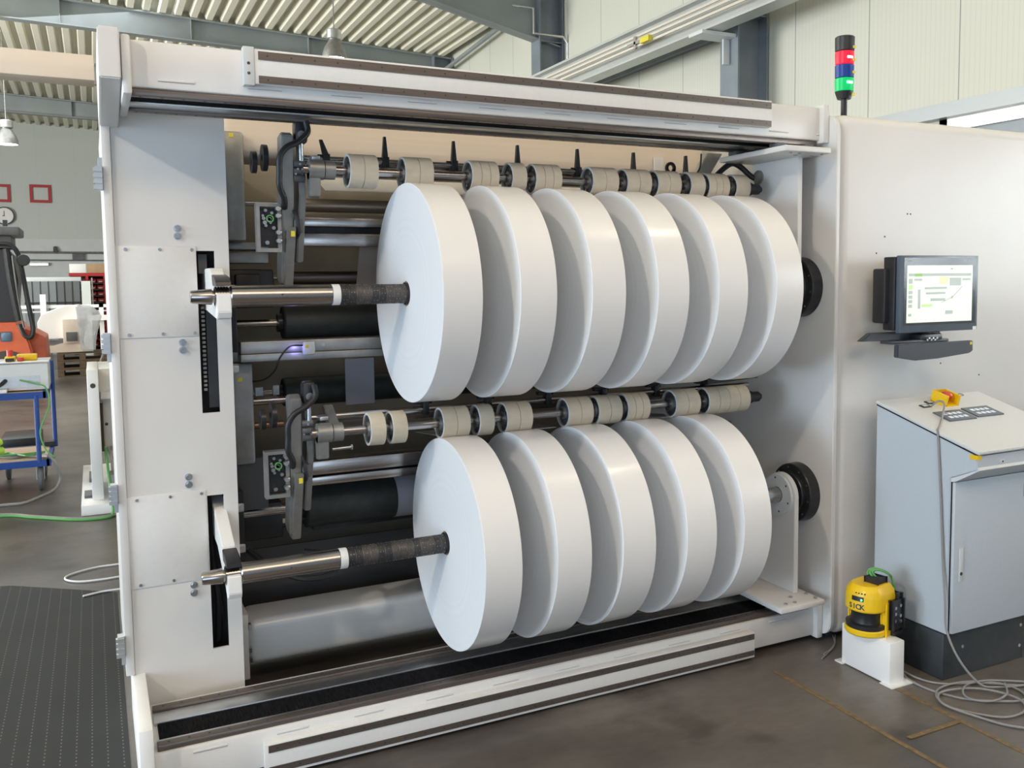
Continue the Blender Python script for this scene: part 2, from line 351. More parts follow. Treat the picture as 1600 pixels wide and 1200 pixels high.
# corrugated deck as strips running along the hall
vs0 = [bb.bm.verts.new((a, -8, b)) for a, b in top]; vs1 = [bb.bm.verts.new((a, 28.3, b)) for a, b in top]
for k in range(len(top)-1): bb.bm.faces.new([vs0[k], vs1[k], vs1[k+1], vs0[k+1]]).material_index = 0
vt0 = [bb.bm.verts.new((a, -8, roofz(a)+.16)) for a in (-12, 5.8)]; vt1 = [bb.bm.verts.new((a, 28.3, roofz(a)+.16)) for a in (-12, 5.8)]
bb.bm.faces.new([vt0[0], vt0[1], vt1[1], vt1[0]])
struct('ceiling', bb)
pan = panel_mat('wall_panel', (.60, .61, .54), 'Y', 1.0)
pan2 = panel_mat('wall_panel_far', (.56, .60, .57), 'X', 1.0, joint=(.5, .54, .52))
bw = B(pan); bw.box(5.8, 5.9, 2.32, 28.3, -.05, 6.2); bw.box(5.8, 5.9, -8, 2.32, 2.98, 6.5); bw.box(5.8, 5.9, -8, 2.32, -.05, 1.5)
wr = struct('wall_right', bw)
off = 0.0
for v in wr.data.vertices: pass
struct('wall_back', B(pan2).box(-12, 5.9, 28.2, 28.3, 3.0, 7))
struct('trim_1', B(lgrey).box(-12, 5.8, 28.15, 28.3, 0, 3.0))
# strip window in the right wall
bwn = B(alu)
for y in (-7.9, -5.5, -3, -.9, .75, 2.28): bwn.box(5.78, 5.86, y-.04, y+.04, 1.5, 2.98)
bwn.box(5.78, 5.86, -8, 2.32, 2.88, 2.98); bwn.box(5.78, 5.86, -8, 2.32, 1.5, 1.56)
wn = struct('window_1', bwn)
gl = bpy.data.materials.new('window_glass'); gl.use_nodes = True; g = gl.node_tree.nodes['Principled BSDF']; g.inputs['Transmission Weight'].default_value = 1; g.inputs['Roughness'].default_value = .25; g.inputs['Base Color'].default_value = (.95, 1, 1, 1)
pn = B(gl).box(5.82, 5.83, -8, 2.3, 1.5, 2.9).build('window_pane', parent=wn)
area('window_daylight', (6.6, -1.5, 2.4), (2, -1.0, 1.2), 6, 1.6, 120, (.95, .98, 1.0))
struct('trim_2', B(mat('grey_rail', (.42, .46, .48), .4, .2)).box(5.68, 5.8, -8, 4.4, 2.98, 3.10))
struct('trim_3', B(colm).box(5.70, 5.8, 4.9, 28.2, 4.37, 4.45))
# rafters and columns
for i, Y in enumerate((-0.1, 4.7, 9.4, 14.1, 18.8, 23.5)):
    if i > 0:
        b = B(roofb)
        zt = lambda x: roofz(x)-.005
        zb = lambda x: 5.90-.026*(x+1.8)
        pts = [(-12, zt(-12)), (5.75, zt(5.75)), (5.75, 5.15 if i < 3 else 5.6), (3.6, 5.62 if i < 3 else zb(3.6)), (-12, zb(-12))]
        b.prism(pts, 'xz', Y-.006, Y+.006)
        for (a, c) in ((pts[4], pts[3]), (pts[3], pts[2])):
            b.prism([a, c, (c[0], c[1]+.02), (a[0], a[1]+.02)], 'xz', Y-.11, Y+.11)
        b.prism([(-12, zt(-12)-.03), (5.75, zt(5.75)-.03), (5.75, zt(5.75)-.005), (-12, zt(-12)-.005)], 'xz', Y-.11, Y+.11)
        for xx in range(-11, 5, 2): b.box(xx-.006, xx+.006, Y-.1, Y+.1, zb(xx), zt(xx)-.01)
        o = struct('trim_%d' % (3+i), b)
    if i > 0:
        b = B(colm); b.box(5.38, 5.40, Y-.15, Y+.15, 0, 6.0); b.box(5.76, 5.78, Y-.15, Y+.15, 0, 6.0); b.box(5.40, 5.76, Y-.008, Y+.008, 0, 6.0)
        for z in (3.0, 4.4, 5.2): b.box(5.40, 5.76, Y-.14, Y+.14, z, z+.015)
        struct('trim_%d' % (8+i), b)
# diagonal brace near far column
struct('trim_14', B(roofb).tube([(5.6, 14.0, 5.75), (5.6, 9.6, 6.0)], .04, smooth=0))

# crane runway
cr = thing('crane_runway', 'grey crane runway beam with conductor rails running along the right wall', 'crane rail', (5.1, 8, 4.2))
b = B(mat('runway_grey', (.50, .52, .50), .4, .2, nscale=3, namt=.06))
b.box(5.0, 5.2, 3.0, 28, 4.53, 4.56); b.box(5.0, 5.2, 3.0, 28, 4.20, 4.22); b.box(5.094, 5.106, 3.0, 28, 4.22, 4.53)
b.build('runway_beam', parent=cr)
for z in (4.30, 4.36, 4.41): B(mat('conductor_rail', (.78, .72, .62), .3, .4)).box(4.955, 4.975, 3.0, 28, z, z+.025).build('conductor_rail', parent=cr)
for Y in (4.7, 9.4, 14.1): B(lgrey).box(4.95, 5.38, Y-.12, Y+.12, 4.16, 4.195).box(5.3, 5.38, Y-.01, Y+.01, 3.9, 4.16).build('bracket', parent=cr)
for Y in (5.86, 8.3, 3.6):
    b = B(steel); b.box(4.93, 5.0, Y-.16, Y+.16, 4.33, 4.36); b.box(4.93, 4.96, Y-.02, Y+.02, 4.28, 4.42); b.build('rail_clamp', parent=cr)
    B(yel2 if Y < 6 else lgrey).box(4.90, 4.95, Y-.34, Y-.16, 4.30, 4.36).build('collector_box', parent=cr)
tag(B(alu).tube([(4.89, 9.15, 5.63), (5.23, 9.15, 5.627), (5.23, 9.15, 5.27), (5.72, 9.15, 5.268), (5.785, 9.15, 5.18), (5.78, 9.15, 4.3)], .02, smooth=0).build('pipe'), 'thin galvanised conduit pipe stepping down beside the steel column', 'pipe')

# pendant lamps
def lamp(x, y, zr, zroof, label):
    t = thing('pendant_lamp', label, 'lamp', (x, y, zr), 'pendant hall lamps')
    b = B(alud); k = .19
    b.lathe([(0, k), (.08, k*.97), (.16, k*.83), (.24, k*.58), (.29, k*.42), (.30, k*.42), (.29, k*.40), (.24, k*.55), (.16, k*.80), (.08, k*.94), (0, k*.97)], (x, y, zr), (0, 0, 1), 40, closed=True)
    b.build('lamp_shade', parent=t)
    B(alu).cyl((x, y, zr+.30), (x, y, zr+.45), .115, bev=.012).build('ballast_housing', parent=t)
    B(alud).tube([(x, y, zr+.45), (x, y, zroof+.05)], .009, smooth=0).build('suspension_chain', parent=t)
    B(lampglow).cyl((x, y, zr+.006), (x, y, zr+.15), k*.90, k*.60).build('bulb', parent=t)
lamp(2.86, 11.5, 5.17, roofz(2.86), 'lit metal pendant lamp hanging from the ribbed roof above the machine')
lamp(-2.03, 17, 4.29, roofz(-2.03), 'unlit silver bell pendant lamp at the far left of the hall')

# ================================================================ FLOOR MAT, TAPE
mm = MB(); mm.m(mat_mat()).prism([(-3.6, 3.3), (-1.18, 2.53), (-.66, 2.13), (-.66, -3.4), (-3.6, -3.4)], 'xy', 0.001, .006)
tag(mm.build('rubber_mat'), 'dark grey dotted rubber mat on the floor left of the machine', 'mat')
tag(B(tape).box(1.79, 1.81, -2.2, -.3, .0005, .0015).build('floor_tape'), 'long faint yellow tape line on the floor, left of the scanner bracket', 'floor marking')
tag(B(tape).box(2.115, 2.135, -2.0, -.655, .0005, .0015).build('floor_tape'), 'faint yellow tape line running forward from the foot of the scanner bracket', 'floor marking')
tag(B(tape).box(1.85, 2.112, -.985, -.965, .0020, .003).build('floor_tape'), 'short faint yellow tape meeting the bracket line at a right angle on the floor', 'floor marking')

# ================================================================ MACHINE FRAME
M = thing('slitter_rewinder', 'large white slitter rewinder machine frame with housing at the right end', 'machine', (0.8, .3, 0))
ZU, ZL, RR = 1.62, .6677, .4
# left side column
cx0, cx1, cy = -.63, -.259, .28
slots = [(-.37, -.309, 1.193, 1.781), (-.366, -.309, .31, .888)]
b = B(white); b.hplate(cx0, cx1, .137, 2.262, cy, cy+.012, slots)
b.box(cx0, cx0+.012, cy+.012, .92, .137, 2.262); b.box(cx1-.012, cx1, cy+.012, .60, .137, 2.262); b.box(cx0, cx1, .92, .932, .137, 2.262)
b.box(cx0+.012, cx1-.012, cy+.012, .92, 2.24, 2.262); b.box(cx0, cx1, cy+.3, .92, 0.0, .137)
col = b.build('side_column', parent=M)
b = B(white); b.box(-.66, cx0-.001, cy-.012, .95, .27, 2.22, bev=.004); b.build('side_plate', parent=M)
B(dark).box(cx0+.02, cx1-.014, .45, .47, .16, 2.2).build('inner_panel', parent=M)
for i, (z0, z1) in enumerate(((1.475, 1.797), (.58, .912))):
    c = B(whitef).box(-.641, -.371, cy-.004, cy, z0, z1, bev=.0015).build('cover_panel', parent=M)
    for xx in (-.60, -.49, -.385):
        for zz in (z0+.012, z1-.012): B(zinc).cyl((xx, cy-.008, zz), (xx, cy-.004, zz), .005, .006, seg=12).build('screw', parent=c)
for (x_, zz) in ((-.429, 1.86), (-.430, 1.833), (-.428, 1.454), (-.428, 1.427), (-.426, .965), (-.426, .937), (-.423, .563), (-.424, .534)):
    B(zinc).cyl((x_, cy-.004, zz), (x_, cy, zz), .0125, seg=20).cyl((x_, cy-.013, zz), (x_, cy-.004, zz), .0095, seg=6).build('hex_bolt', parent=M)
for z0, z1 in ((1.985, 2.065), (1.425, 1.496), (.895, .965), (.345, .42)):
    b = B(alu)
    b.box(-.682, -.66, cy-.02, cy+.02, z0, z1)
    for k in range(4): b.box(-.688, -.66, cy-.026, cy-.005, z0+(z1-z0)*(k+.1)/4, z0+(z1-z0)*(k+.75)/4)
    b.box(-.672, -.66, cy-.01, cy+.02, z0-.03, z0) if z0 < 1.9 else b.box(-.672, -.66, cy-.01, cy+.02, z1, z1+.03)
    b.build('hinge', parent=M)
# inside the slots: perforated cable tray and hoses
b = B(dgrey).box(-.335, -.30, cy+.10, cy+.112, 1.2, 1.60)
b.m(lgrey)
for k in range(20): b.box(-.352, -.341, cy+.09, cy+.10, 1.265+k*.016, 1.274+k*.016)
b.build('cable_tray', parent=M)
B(dgrey).box(-.36, -.33, cy+.05, cy+.06, 1.70, 1.77).build('terminal_block', parent=M)
B(cabk).tube([(-.355, .36, .88), (-.35, .35, .62), (-.335, .34, .50), (-.335, .35, .40), (-.34, .36, .31)], .011).build('hose', parent=M)
B(cabk).tube([(-.345, .40, .6), (-.33, .37, .5), (-.32, .38, .36)], .008).build('hose', parent=M)
# top and bottom beams
def beam(z0, z1, name, up):
    b = B(white); b.box(-.60, 2.2, -.14, .25, z0, z1, bev=.008)
    return b.build(name, parent=M)
tb = beam(2.262, 2.405, 'top_beam', 1); bbm = beam(.03, .16, 'bottom_beam', 0)
seam = mat('seam_grey', (0.36, 0.35, 0.33), 0.7)
for k in range(11):
    for z_, x_ in ((2.2848, -.50+k*.265), (.136, -.48+k*.265)):
        B(white).box(x_, x_+.105, -.1424, -.1395, z_+.001, z_+.007, bev=.0008).m(seam).box(x_, x_+.105, -.1416, -.1395, z_-.0008, z_+.001).build('weld_tab', parent=M)
# end plates at the left
b = B(white); b.prism([(-.185, 2.425), (.45, 2.425), (.45, 2.20), (.275, 2.20), (-.185, 2.275)], 'yz', -.662, -.603, bev=.004); b.build('end_plate', parent=M)
b = B(white); b.box(-.601, -.574, -.172, .27, 2.235, 2.412, bev=.008); b.build('end_flange', parent=M)
b = B(armwhite); b.box(-.640, -.597, -.19, .60, .0, .268, bev=.005); b.build('foot_plate', parent=M)
b = B(white); b.box(2.165, 2.199, -.165, .26, .022, .175, bev=.006); b.build('end_flange', parent=M)
b = B(white); b.box(2.165, 2.199, -.165, .26, 2.25, 2.415, bev=.006); b.build('end_flange', parent=M)
# guard strips with magnet rails
def guard(x0, x1, z0, z1, y, nm, zs):
    g = B(whitef).box(x0, x1, y, -.1405, z0, z1, bev=.0015).build('guard_plate', parent=M)
    for (a, c) in zs:
        s = B(railm).box(x0+.012, x1-.004, y-.003, y, a, c)
        s.m(slit); n = 28
        for k in range(n):
            xx = x0+.04+(x1-x0-.07)*k/(n-1); s.cyl((xx, y-.0035, (a+c)/2), (xx, y-.001, (a+c)/2), .0033, seg=8)
        s.build('magnet_strip', parent=g)
    return g
g1 = guard(-.218, 1.872, 2.296, 2.405, -.172, 'u', ((2.372, 2.398), (2.298, 2.322)))
e = B(lgrey).box(-.252, -.2185, -.175, -.1405, 2.290, 2.41, bev=.002); e.m(slit)
for z in (2.327, 2.358): e.cyl((-.236, -.1755, z), (-.236, -.17, z), .005, seg=12)
e.build('end_cap', parent=M)
g2 = guard(-.262, 1.797, .015, .126, -.178, 'l', ((.097, .121), (.026, .047)))
# rails, ledges, brushes
for (z0, z1, zl0, zl1, zb0, zb1) in ((.160, .180, .160, .172, .160, .168), (2.24, 2.262, 2.249, 2.262, 2.254, 2.262)):
    for (y0, y1) in ((.15, .19), (-.13, -.092)):
        r = B(railm).box(-.585, 2.16, y0, y1, z0, z1, bev=.003)
        r.m(slit)
        for k in range(44):
            xx = -.55+k*.062
            r.cyl((xx, (y0+y1)/2, z0-.0006 if z0 > 1 else z1-.001), (xx, (y0+y1)/2, z0+.001 if z0 > 1 else z1+.0006), .0045, seg=8)
        r.build('linear_rail', parent=M)
    B(alu).box(-.585, 2.16, .062, .146, zl0, zl1, bev=.002).build('ledge_strip', parent=M)
    B(alu).box(-.585, 2.16, -.088, -.066, zl0, zl1, bev=.002).build('ledge_strip', parent=M)
    B(brush).box(-.575, 2.15, -.062, .058, zb0, zb1).build('brush_strip', parent=M)
# right side frame, housing
def rrect(y0, y1, z0, z1, r, n=6):
    P = []
    for cy_, cz_, a0 in ((y0+r, z0+r, 180), (y1-r, z0+r, 270), (y1-r, z1-r, 0), (y0+r, z1-r, 90)):
        for k in range(n+1):
            a = math.radians(a0+90*k/n); P.append((cy_+r*math.cos(a), cz_+r*math.sin(a)))
    return P
b = B(white); b.prism(rrect(-.212, 1.45, .035, 2.372, .07), 'yz', 2.2, 2.222, bev=.003); b.build('side_frame', parent=M)
b = B(white); b.box(2.226, 4.9, -.205, 1.45, .03, 2.378, bev=.055, seg=6)
b.build('housing', parent=M)
hs = B(slit)
for (x_, z_) in ((2.50, 1.845), (2.64, 1.50+.45), (2.66, 1.95), (2.45, 1.77), (2.72, 1.28), (2.88, 1.25), (2.76, 1.28), (3.15, 1.18)): hs.cyl((x_, -.2062, z_), (x_, -.204, z_), .004, seg=10)
hs.build('screw_holes', parent=M)
for x_ in (2.3, 3.4, 4.6):
    for y_ in (-.1, 1.3): B(blackm).cyl((x_, y_, 0), (x_, y_, .04), .04).build('levelling_foot', parent=M)
for x_ in (-.3, .6, 1.5, 2.0): B(blackm).cyl((x_, .12, 0), (x_, .12, .035), .035).build('levelling_foot', parent=M)
for z in (ZU, ZL):
    f = B(blackm)
    f.lathe([(0, .04), (0, .098), (.004, .102), (.02, .102), (.02, .130), (.024, .134), (.074, .137), (.074, .04)], (2.126, 0, z), (1, 0, 0), 56, closed=True)
    f.m(zinc)
    for k in range(10):
        a = math.radians(36*k+10); f.cyl((2.144, .118*math.cos(a), z+.118*math.sin(a)), (2.147, .118*math.cos(a), z+.118*math.sin(a)), .004, seg=8)
    f.build('bearing_flange', parent=M, label='black bearing flange')
# support arms for the shafts
def arm(pts, z):
    a = B(armwhite).prism(pts, 'yz', -.343, -.299, bev=.0025).build('support_arm', parent=M)
    B(blackm).prism([(.050, z+.036), (.068, z+.074), (-.012, z+.066), (-.046, z+.050), (-.050, z+.036)], 'yz', -.345, -.297, bev=.002).build('shaft_clamp', parent=a)
low = lambda z: [(.042, z+.028), (.040, z-.005), (.0, z-.040), (-.034, z-.014), (-.040, z+.012), (-.056, z+.008), (-.060, z-.050), (-.048, z-.070)]
arm([(.45, 1.717), (.14, 1.717), (.076, ZU+.060), (.055, ZU+.03)]+low(ZU)+[(-.02, ZU-.076), (.30, ZU-.053), (.45, ZU-.053)], ZU)
arm([(.45, .862), (.30, .835), (.085, ZL+.080), (.078, ZL+.045), (.055, ZL+.03)]+low(ZL)+[(-.02, ZL-.076), (.03, ZL-.04), (.22, ZL+.045), (.45, ZL+.06)], ZL)
# cross members inside
b = B(cream); b.box(-.24, 2.11, .62, .95, 2.170, 2.262+.14, bev=.05, seg=6); b.build('rear_cross_beam', parent=M)
b = B(mat('floor_beam_grey', (.74, .76, .77), .3, .1, nscale=3, namt=.05)); b.box(-.205, 2.2, .55, .78, .103, .29, bev=.035, seg=5); b.build('lower_cross_beam', parent=M)
b = B(white); b.box(-.255, -.205, .53, .80, .06, .33, bev=.004); b.m(zinc)
for z in (.13, .17, .27): b.box(-.205, -.195, .525, .545, z, z+.02)
b.build('beam_flange', parent=M)
B(taupe).box(-.25, 2.2, 1.33, 1.35, .50, 2.36).build('rear_panel', parent=M)
B(dark).box(-.235, -.215, .62, 1.35, .33, 2.25).build('inner_frame_plate', parent=M)
b = B(mat('dark_blue_panel', (.10, .115, .13), .25, .3, nscale=3, namt=.2)); b.prism([(.80, .60), (.82, .61), (1.25, .42), (1.25, .30), (1.2, .30)], 'yz', -.21, 2.2); b.build('drip_tray', parent=M)
b = B(mat('dark_sheet', (.085, .09, .095), .22, .5, nscale=2, namt=.25)); b.box(-.21, 2.2, .86, .87, .02, .50); b.build('sheet_guard', parent=M)  # dark plate, lower part added to block the lit floor behind
# guards/ducts at the inner left
b = B(alud); b.box(-.235, -.15, .58, .72, 1.83, 2.26, bev=.012); b.m(yel2); b.box(-.205, -.188, .578, .58, 2.235, 2.252); b.build('vertical_duct', parent=M)
b = B(alud); b.box(-.235, -.145, .58, .70, .93, 1.345, bev=.012); b.box(-.225, -.16, .6, .68, 1.345, 1.40, bev=.006); b.m(yel2); b.box(-.205, -.188, .578, .58, 1.27, 1.285); b.build('vertical_duct', parent=M)
b = B(mat('dark_plate', (.075, .078, .078), .5)); b.box(-.235, -.10, .60, .62, .74, .95); b.build('motor_cover', parent=M)
for z0 in (1.60, 1.30, .72, .52): pass
b = B(black); b.box(-.225, -.03, .70, .98, 1.56, 1.72, bev=.01); b.box(-.19, -.09, .66, .70, 1.58, 1.70, bev=.008); b.build('drive_motor', parent=M)
b = B(alud); b.box(-.22, -.05, .70, .85, 1.745, 1.79, bev=.004); b.box(-.22, -.05, .70, .85, 1.80, 1.83, bev=.004); b.build('cooling_fins', parent=M)
b = B(black); b.box(-.225, -.03, .68, .98, .585, .74, bev=.01); b.build('drive_motor', parent=M)
B(lgrey).box(-.21, -.09, .66, .69, .745, .775, bev=.002).build('spacer_block', parent=M)
B(lgrey).box(-.18, -.10, .66, .69, .80, .825, bev=.002).build('spacer_block', parent=M)
for z in (1.64, .80, .64, 1.335):
    B(alu).box(-.259, -.222, .40, .412, z-.017, z+.017, bev=.004).cyl((-.235, .395, z), (-.235, .40, z), .010, seg=12).build('bracket_lug', parent=M)
B(blackm).box(-.258, -.222, .41, .60, .58, .86, bev=.004).build('bearing_block', parent=M)
B(blackm).box(-.258, -.222, .41, .60, 1.40, 1.62, bev=.004).build('bearing_block', parent=M)
# grey traverse beam with sensor
b = B(alud); b.box(-.20, 2.2, .50, .60, 1.385, 1.433, bev=.003); b.box(-.20, 2.2, .505, .60, 1.352, 1.383, bev=.003); b.m(zinc)
for k in range(8): b.cyl((.12+k*.26, .498, 1.41), (.12+k*.26, .50, 1.41), .007, seg=10)
tb2 = b.build('traverse_beam', parent=M)
b = B(lgrey).box(.035, .082, .47, .50, 1.375, 1.428, bev=.004); b.m(yel2).box(.043, .056, .4685, .47, 1.402, 1.415); b.m(led_b).cyl((.033, .485, 1.41), (.036, .485, 1.41), .004, seg=10)
b.build('sensor_box', parent=M, label='small grey sensor box with a blue light')
point('sensor_led_light', (-.0, .46, 1.40), .09, (.35, .3, 1.0), .01)
B(cabk).tube([(.035, .48, 1.412), (-.02, .46, 1.41), (-.06, .45, 1.37), (-.08, .46, 1.32), (-.11, .52, 1.28), (-.15, .6, 1.265)], .0035).build('sensor_cable', parent=M)

# ---- rubber covered drums
def drum(x0, y, z, r, label, shaft_x=-.22, mt=rubber, rs=.022):
    t = thing('guide_drum', label, 'roller', (x0, y, z-r), 'dark guide drums inside the machine')
    b = B(mt); b.lathe([(0, 0), (0, r*.93), (.006, r), (2.19-x0, r), (2.19-x0, 0)], (x0, y, z), (1, 0, 0), 48); b.build('drum_body', parent=t)
    b = B(steel); b.cyl((shaft_x, y, z), (x0, y, z), rs); b.build('drum_shaft', parent=t)
    b = B(blackm); b.ring((x0-.02, y, z), (x0, y, z), r*.55, rs+.001); b.build('end_collar', parent=t)
    return t
drum(.01, .78, 1.492, .072, 'black rubber drum just below the upper winding shaft', rs=.016)
drum(.015, .85, 1.185, .062, 'dark rubber drum behind the lower row of beige rollers', rs=.013)
drum(.06, .70, .705, .093, 'large dark rubber drum above the lower winding shaft', rs=.026)
drum(.04, .80, 1.685, .030, 'slim brown steel idler roller above the upper winding shaft', mt=mat('brown_steel', (.16, .13, .11), .3, .8), rs=.010)
drum(.02, .66, 1.985, .028, 'tan steel idler roller under the upper pressure rollers', mt=mat('tan_steel', (.42, .34, .26), .35, .6), rs=.010)
b = B(rubber); t = thing('idler_roller', 'short copper brown idler roller stub near the inner left plate', 'roller', (-.2, .7, 1.06))
B(mat('copper_steel', (.28, .16, .11), .35, .8)).cyl((-.16, .66, 1.075), (-.02, .66, 1.075), .014).build('roller_body', parent=t)
t = thing('idler_roller', 'short dark steel roller stub above the copper one, inner left', 'roller', (-.2, .7, 1.15))
B(steel).cyl((-.15, .66, 1.175), (.0, .66, 1.175), .016).build('roller_body', parent=t)
B(zinc).box(-.13, -.10, .64, .66, 1.20, 1.235).box(-.06, -.035, .64, .66, 1.20, 1.24).build('mounting_block', parent=t)
# ---- guide plates (steel channel pairs)
def plates(zs, y, lab, tilt):
    t = thing('web_guide', lab, 'guide plate', (.03, y, zs[-1][0]), 'steel web guides')
    for i, (z0, z1) in enumerate(zs):
        B(steel).box(.025, 2.19, y+i*.02, y+.09+i*.02, z0, z1, bev=.003).build('guide_plate', parent=t)
    B(black).box(.03, 2.19, y+.06, y+.09, zs[-1][1], zs[0][0]).build('gap_strip', parent=t)
    B(taupe).box(-.02, .024, y+.02, y+.1, zs[-1][0]+.02, zs[0][1]-.01).build('end_bracket', parent=t)
plates(((1.888, 1.925), (1.810, 1.862)), .50, 'pair of brushed steel guide plates behind the upper rolls', 0)
plates(((.876, .932), (.828, .863)), .50, 'pair of brushed steel guide plates behind the lower rolls', 0)
b = B(taupe); b.box(.03, 2.19, .64, .90, 1.925, 1.945, bev=.003); tag(b.build('deflector_plate'), 'tan deflector shelf above the upper steel guide plates', 'guide plate')
# ---- paper webs
b = B(webl); b.prism([(.36, 2.020), (.36, 2.022), (.75, 2.162), (.75, 2.16)], 'yz', .115, 2.19); tag(b.build('paper_web'), 'wide pale paper web running behind the upper pressure rollers', 'paper')
b = B(web); b.prism([(.765, 1.325), (.767, 1.325), (.770, 1.12), (.768, 1.12)], 'yz', .272, .402); tag(b.build('paper_web'), 'narrow grey blue paper strip hanging in front of the middle drum', 'paper')
b = B(web); b.ring((.452, .70, .705), (.60, .70, .705), .0952, .0935, 48); tag(b.build('paper_web'), 'grey paper strip wrapped around the large lower drum', 'paper')
b = B(mat('tan_web', (.46, .40, .34), .5)); b.prism([(.70, 1.83), (.702, 1.83), (.80, 1.60), (.798, 1.60)], 'yz', .335, .60); tag(b.build('paper_web'), 'tan paper strip descending behind the first upper roll', 'paper')
for i, (xa, xb) in enumerate(((.50, .60), (.86, .98), (1.50, 1.62))):
    b = B(mat('grey_sheet_web', (.50, .50, .52), .4)); b.prism([(.10, 1.055), (.10, 1.057), (.50, 1.02), (.50, 1.018)], 'yz', xa, xb)
    tag(b.build('paper_web'), ('pale paper strip entering under the third lower pressure sleeve', 'pale paper strip entering left of the sixth lower pressure sleeve', 'pale paper strip entering left of the ninth lower pressure sleeve')[i], 'paper')
b = B(cabk); b.tube([(-.2, .5, .60), (-.12, .42, .54), (-.02, .36, .500), (.08, .36, .495), (.125, .40, .515), (.11, .48, .545), (.02, .52, .56)], .012)
tag(b.build('cable_loop'), 'thick black cable loop hanging beneath the lower winding shaft', 'cable')
b = B(blackm).box(.12, .62, .80, .84, .565, .60); tag(b.build('slotted_rail'), 'black slotted rail behind the lower winding shaft', 'rail')

# ================================================================ WINDING SHAFTS + ROLLS
def wshaft(z, xe, nr, label):
    t = thing('winding_shaft', label, 'shaft', (-.42, 0, z), 'winding shafts')
    B(steelp).lathe([(0, 0), (0, .019), (.006, .0215), (.062, .0265), (.067, .0265), (.067, .021), (.085, .021), (.085, 0)], (-.421, 0, z), (1, 0, 0), 40).build('shaft_tip', parent=t)
    b = B(steel)
    for k in range(5): b.cyl((-.345+k*.009, 0, z), (-.339+k*.009, 0, z), .033)
    b.cyl((-.345, 0, z), (-.298, 0, z), .030); b.build('threaded_neck', parent=t)
    b = B(steelp); b.lathe([(0, 0), (0, .030), (.006, .0365), (.34, .0365), (.34, 0)], (-.298, 0, z), (1, 0, 0), 48)
    b.m(slit).cyl((-.13, -.0368, z+.004), (-.13, -.030, z+.004), .0035, seg=10)
    b.build('shaft_body', parent=t)
    B(ringw).cyl((.044, 0, z), (.071, 0, z), .0372, seg=48, bev=.001).build('end_ring', parent=t, label='white plastic ring')
    L = (xe-.071)/nr
    for k in range(nr):
        x0 = .071+k*L
        b = B(frictd if k % 4 in (0, 1) and k not in (8,) else frict); b.lathe([(.0012, .030), (.0014, .0345), (.0022, .0355), (L-.001, .0355), (L, .0345), (L, .030)], (x0, 0, z), (1, 0, 0), 40, closed=True)
        b.m(zinc)
        for q in range(12):
            a = math.radians(q*30+k*17); cyy, czz = .0352*math.cos(a), .0352*math.sin(a)
            for xx in ((x0+L*.35, x0+L*.75) if q % 2 else (x0+L*.5,)): b.cyl((xx, cyy, z+czz), (xx, cyy*1.035, z+czz*1.035), .0012, seg=6)
        b.build('friction_ring', parent=t)
    B(alud).cyl((.071, 0, z), (xe, 0, z), .0338).build('core_tube', parent=t)
    B(blackm).ring((xe-.006, 0, z), (xe+.002, 0, z), .0415, .033).build('collar', parent=t)
    B(steel).cyl((xe, 0, z), (2.13, 0, z), .0345).build('inner_shaft', parent=t)
    return t
XU = [(.3176, .4555), (.5966, .7352), (.8768, 1.0148), (1.1552, 1.2969), (1.4318, 1.5718), (1.7125, 1.8522)]
XL = [(.4507, .5896), (.7286, .8670), (1.0049, 1.1456), (1.2872, 1.4246), (1.5600, 1.6984)]
wshaft(ZU, XU[0][0], 9, 'steel winding shaft with white ring carrying the upper paper rolls')
wshaft(ZL, XL[0][0], 14, 'steel winding shaft with white ring carrying the lower paper rolls')
W = .1395
def roll(z, x0, label, group, lip=False):
    t = thing('paper_roll', label, 'paper roll', (x0, 0, z), group)
    b = B(pface)
    pr = [(0, .046), (0, .3985), (.0012, .4)] if not lip else [(0.004, .046), (0.004, .386), (-.004, .388), (-.004, .3985), (-.003, .4)]
    b.lathe(pr, (x0, 0, z), (1, 0, 0), 160)
    b.m(prim).lathe([(pr[-1][0], .4), (W-.0012, .4)], (x0, 0, z), (1, 0, 0), 160)
    b.m(pface).lathe([(W-.0012, .4), (W, .3985), (W, .046)], (x0, 0, z), (1, 0, 0), 160)
    bmesh.ops.remove_doubles(b.bm, verts=b.bm.verts[:], dist=1e-5)
    b.build('paper', parent=t)
    B(card).ring((x0+.002, 0, z), (x0+W-.002, 0, z), .0475, .0385, 48).build('core', parent=t)
    return t
names_u = ['leftmost white paper roll on the upper shaft, its round face fully visible', 'second white paper roll from the left on the upper shaft', 'third white paper roll from the left on the upper shaft', 'fourth white paper roll from the left on the upper shaft', 'fifth white paper roll from the left on the upper shaft', 'rightmost white paper roll on the upper shaft, beside the black flange']
names_l = ['leftmost white paper roll on the lower shaft, its round face fully visible', 'second white paper roll from the left on the lower shaft', 'middle white paper roll on the lower shaft, with a raised outer layer', 'fourth white paper roll from the left on the lower shaft', 'rightmost white paper roll on the lower shaft, beside the carriage post']
r0 = roll(ZU, XU[0][0], names_u[0], 'paper rolls on the upper shaft')
for (xa, xb), n in zip(XU[1:], names_u[1:]): dup(r0, (xa-XU[0][0], 0, 0), n)
for i, ((xa, xb), n) in enumerate(zip(XL, names_l)):
    if i == 2: roll(ZL, xa, n, 'paper rolls on the lower shaft', lip=True)
    else: dup(r0, (xa-XU[0][0], 0, ZL-ZU), n, 'paper rolls on the lower shaft')

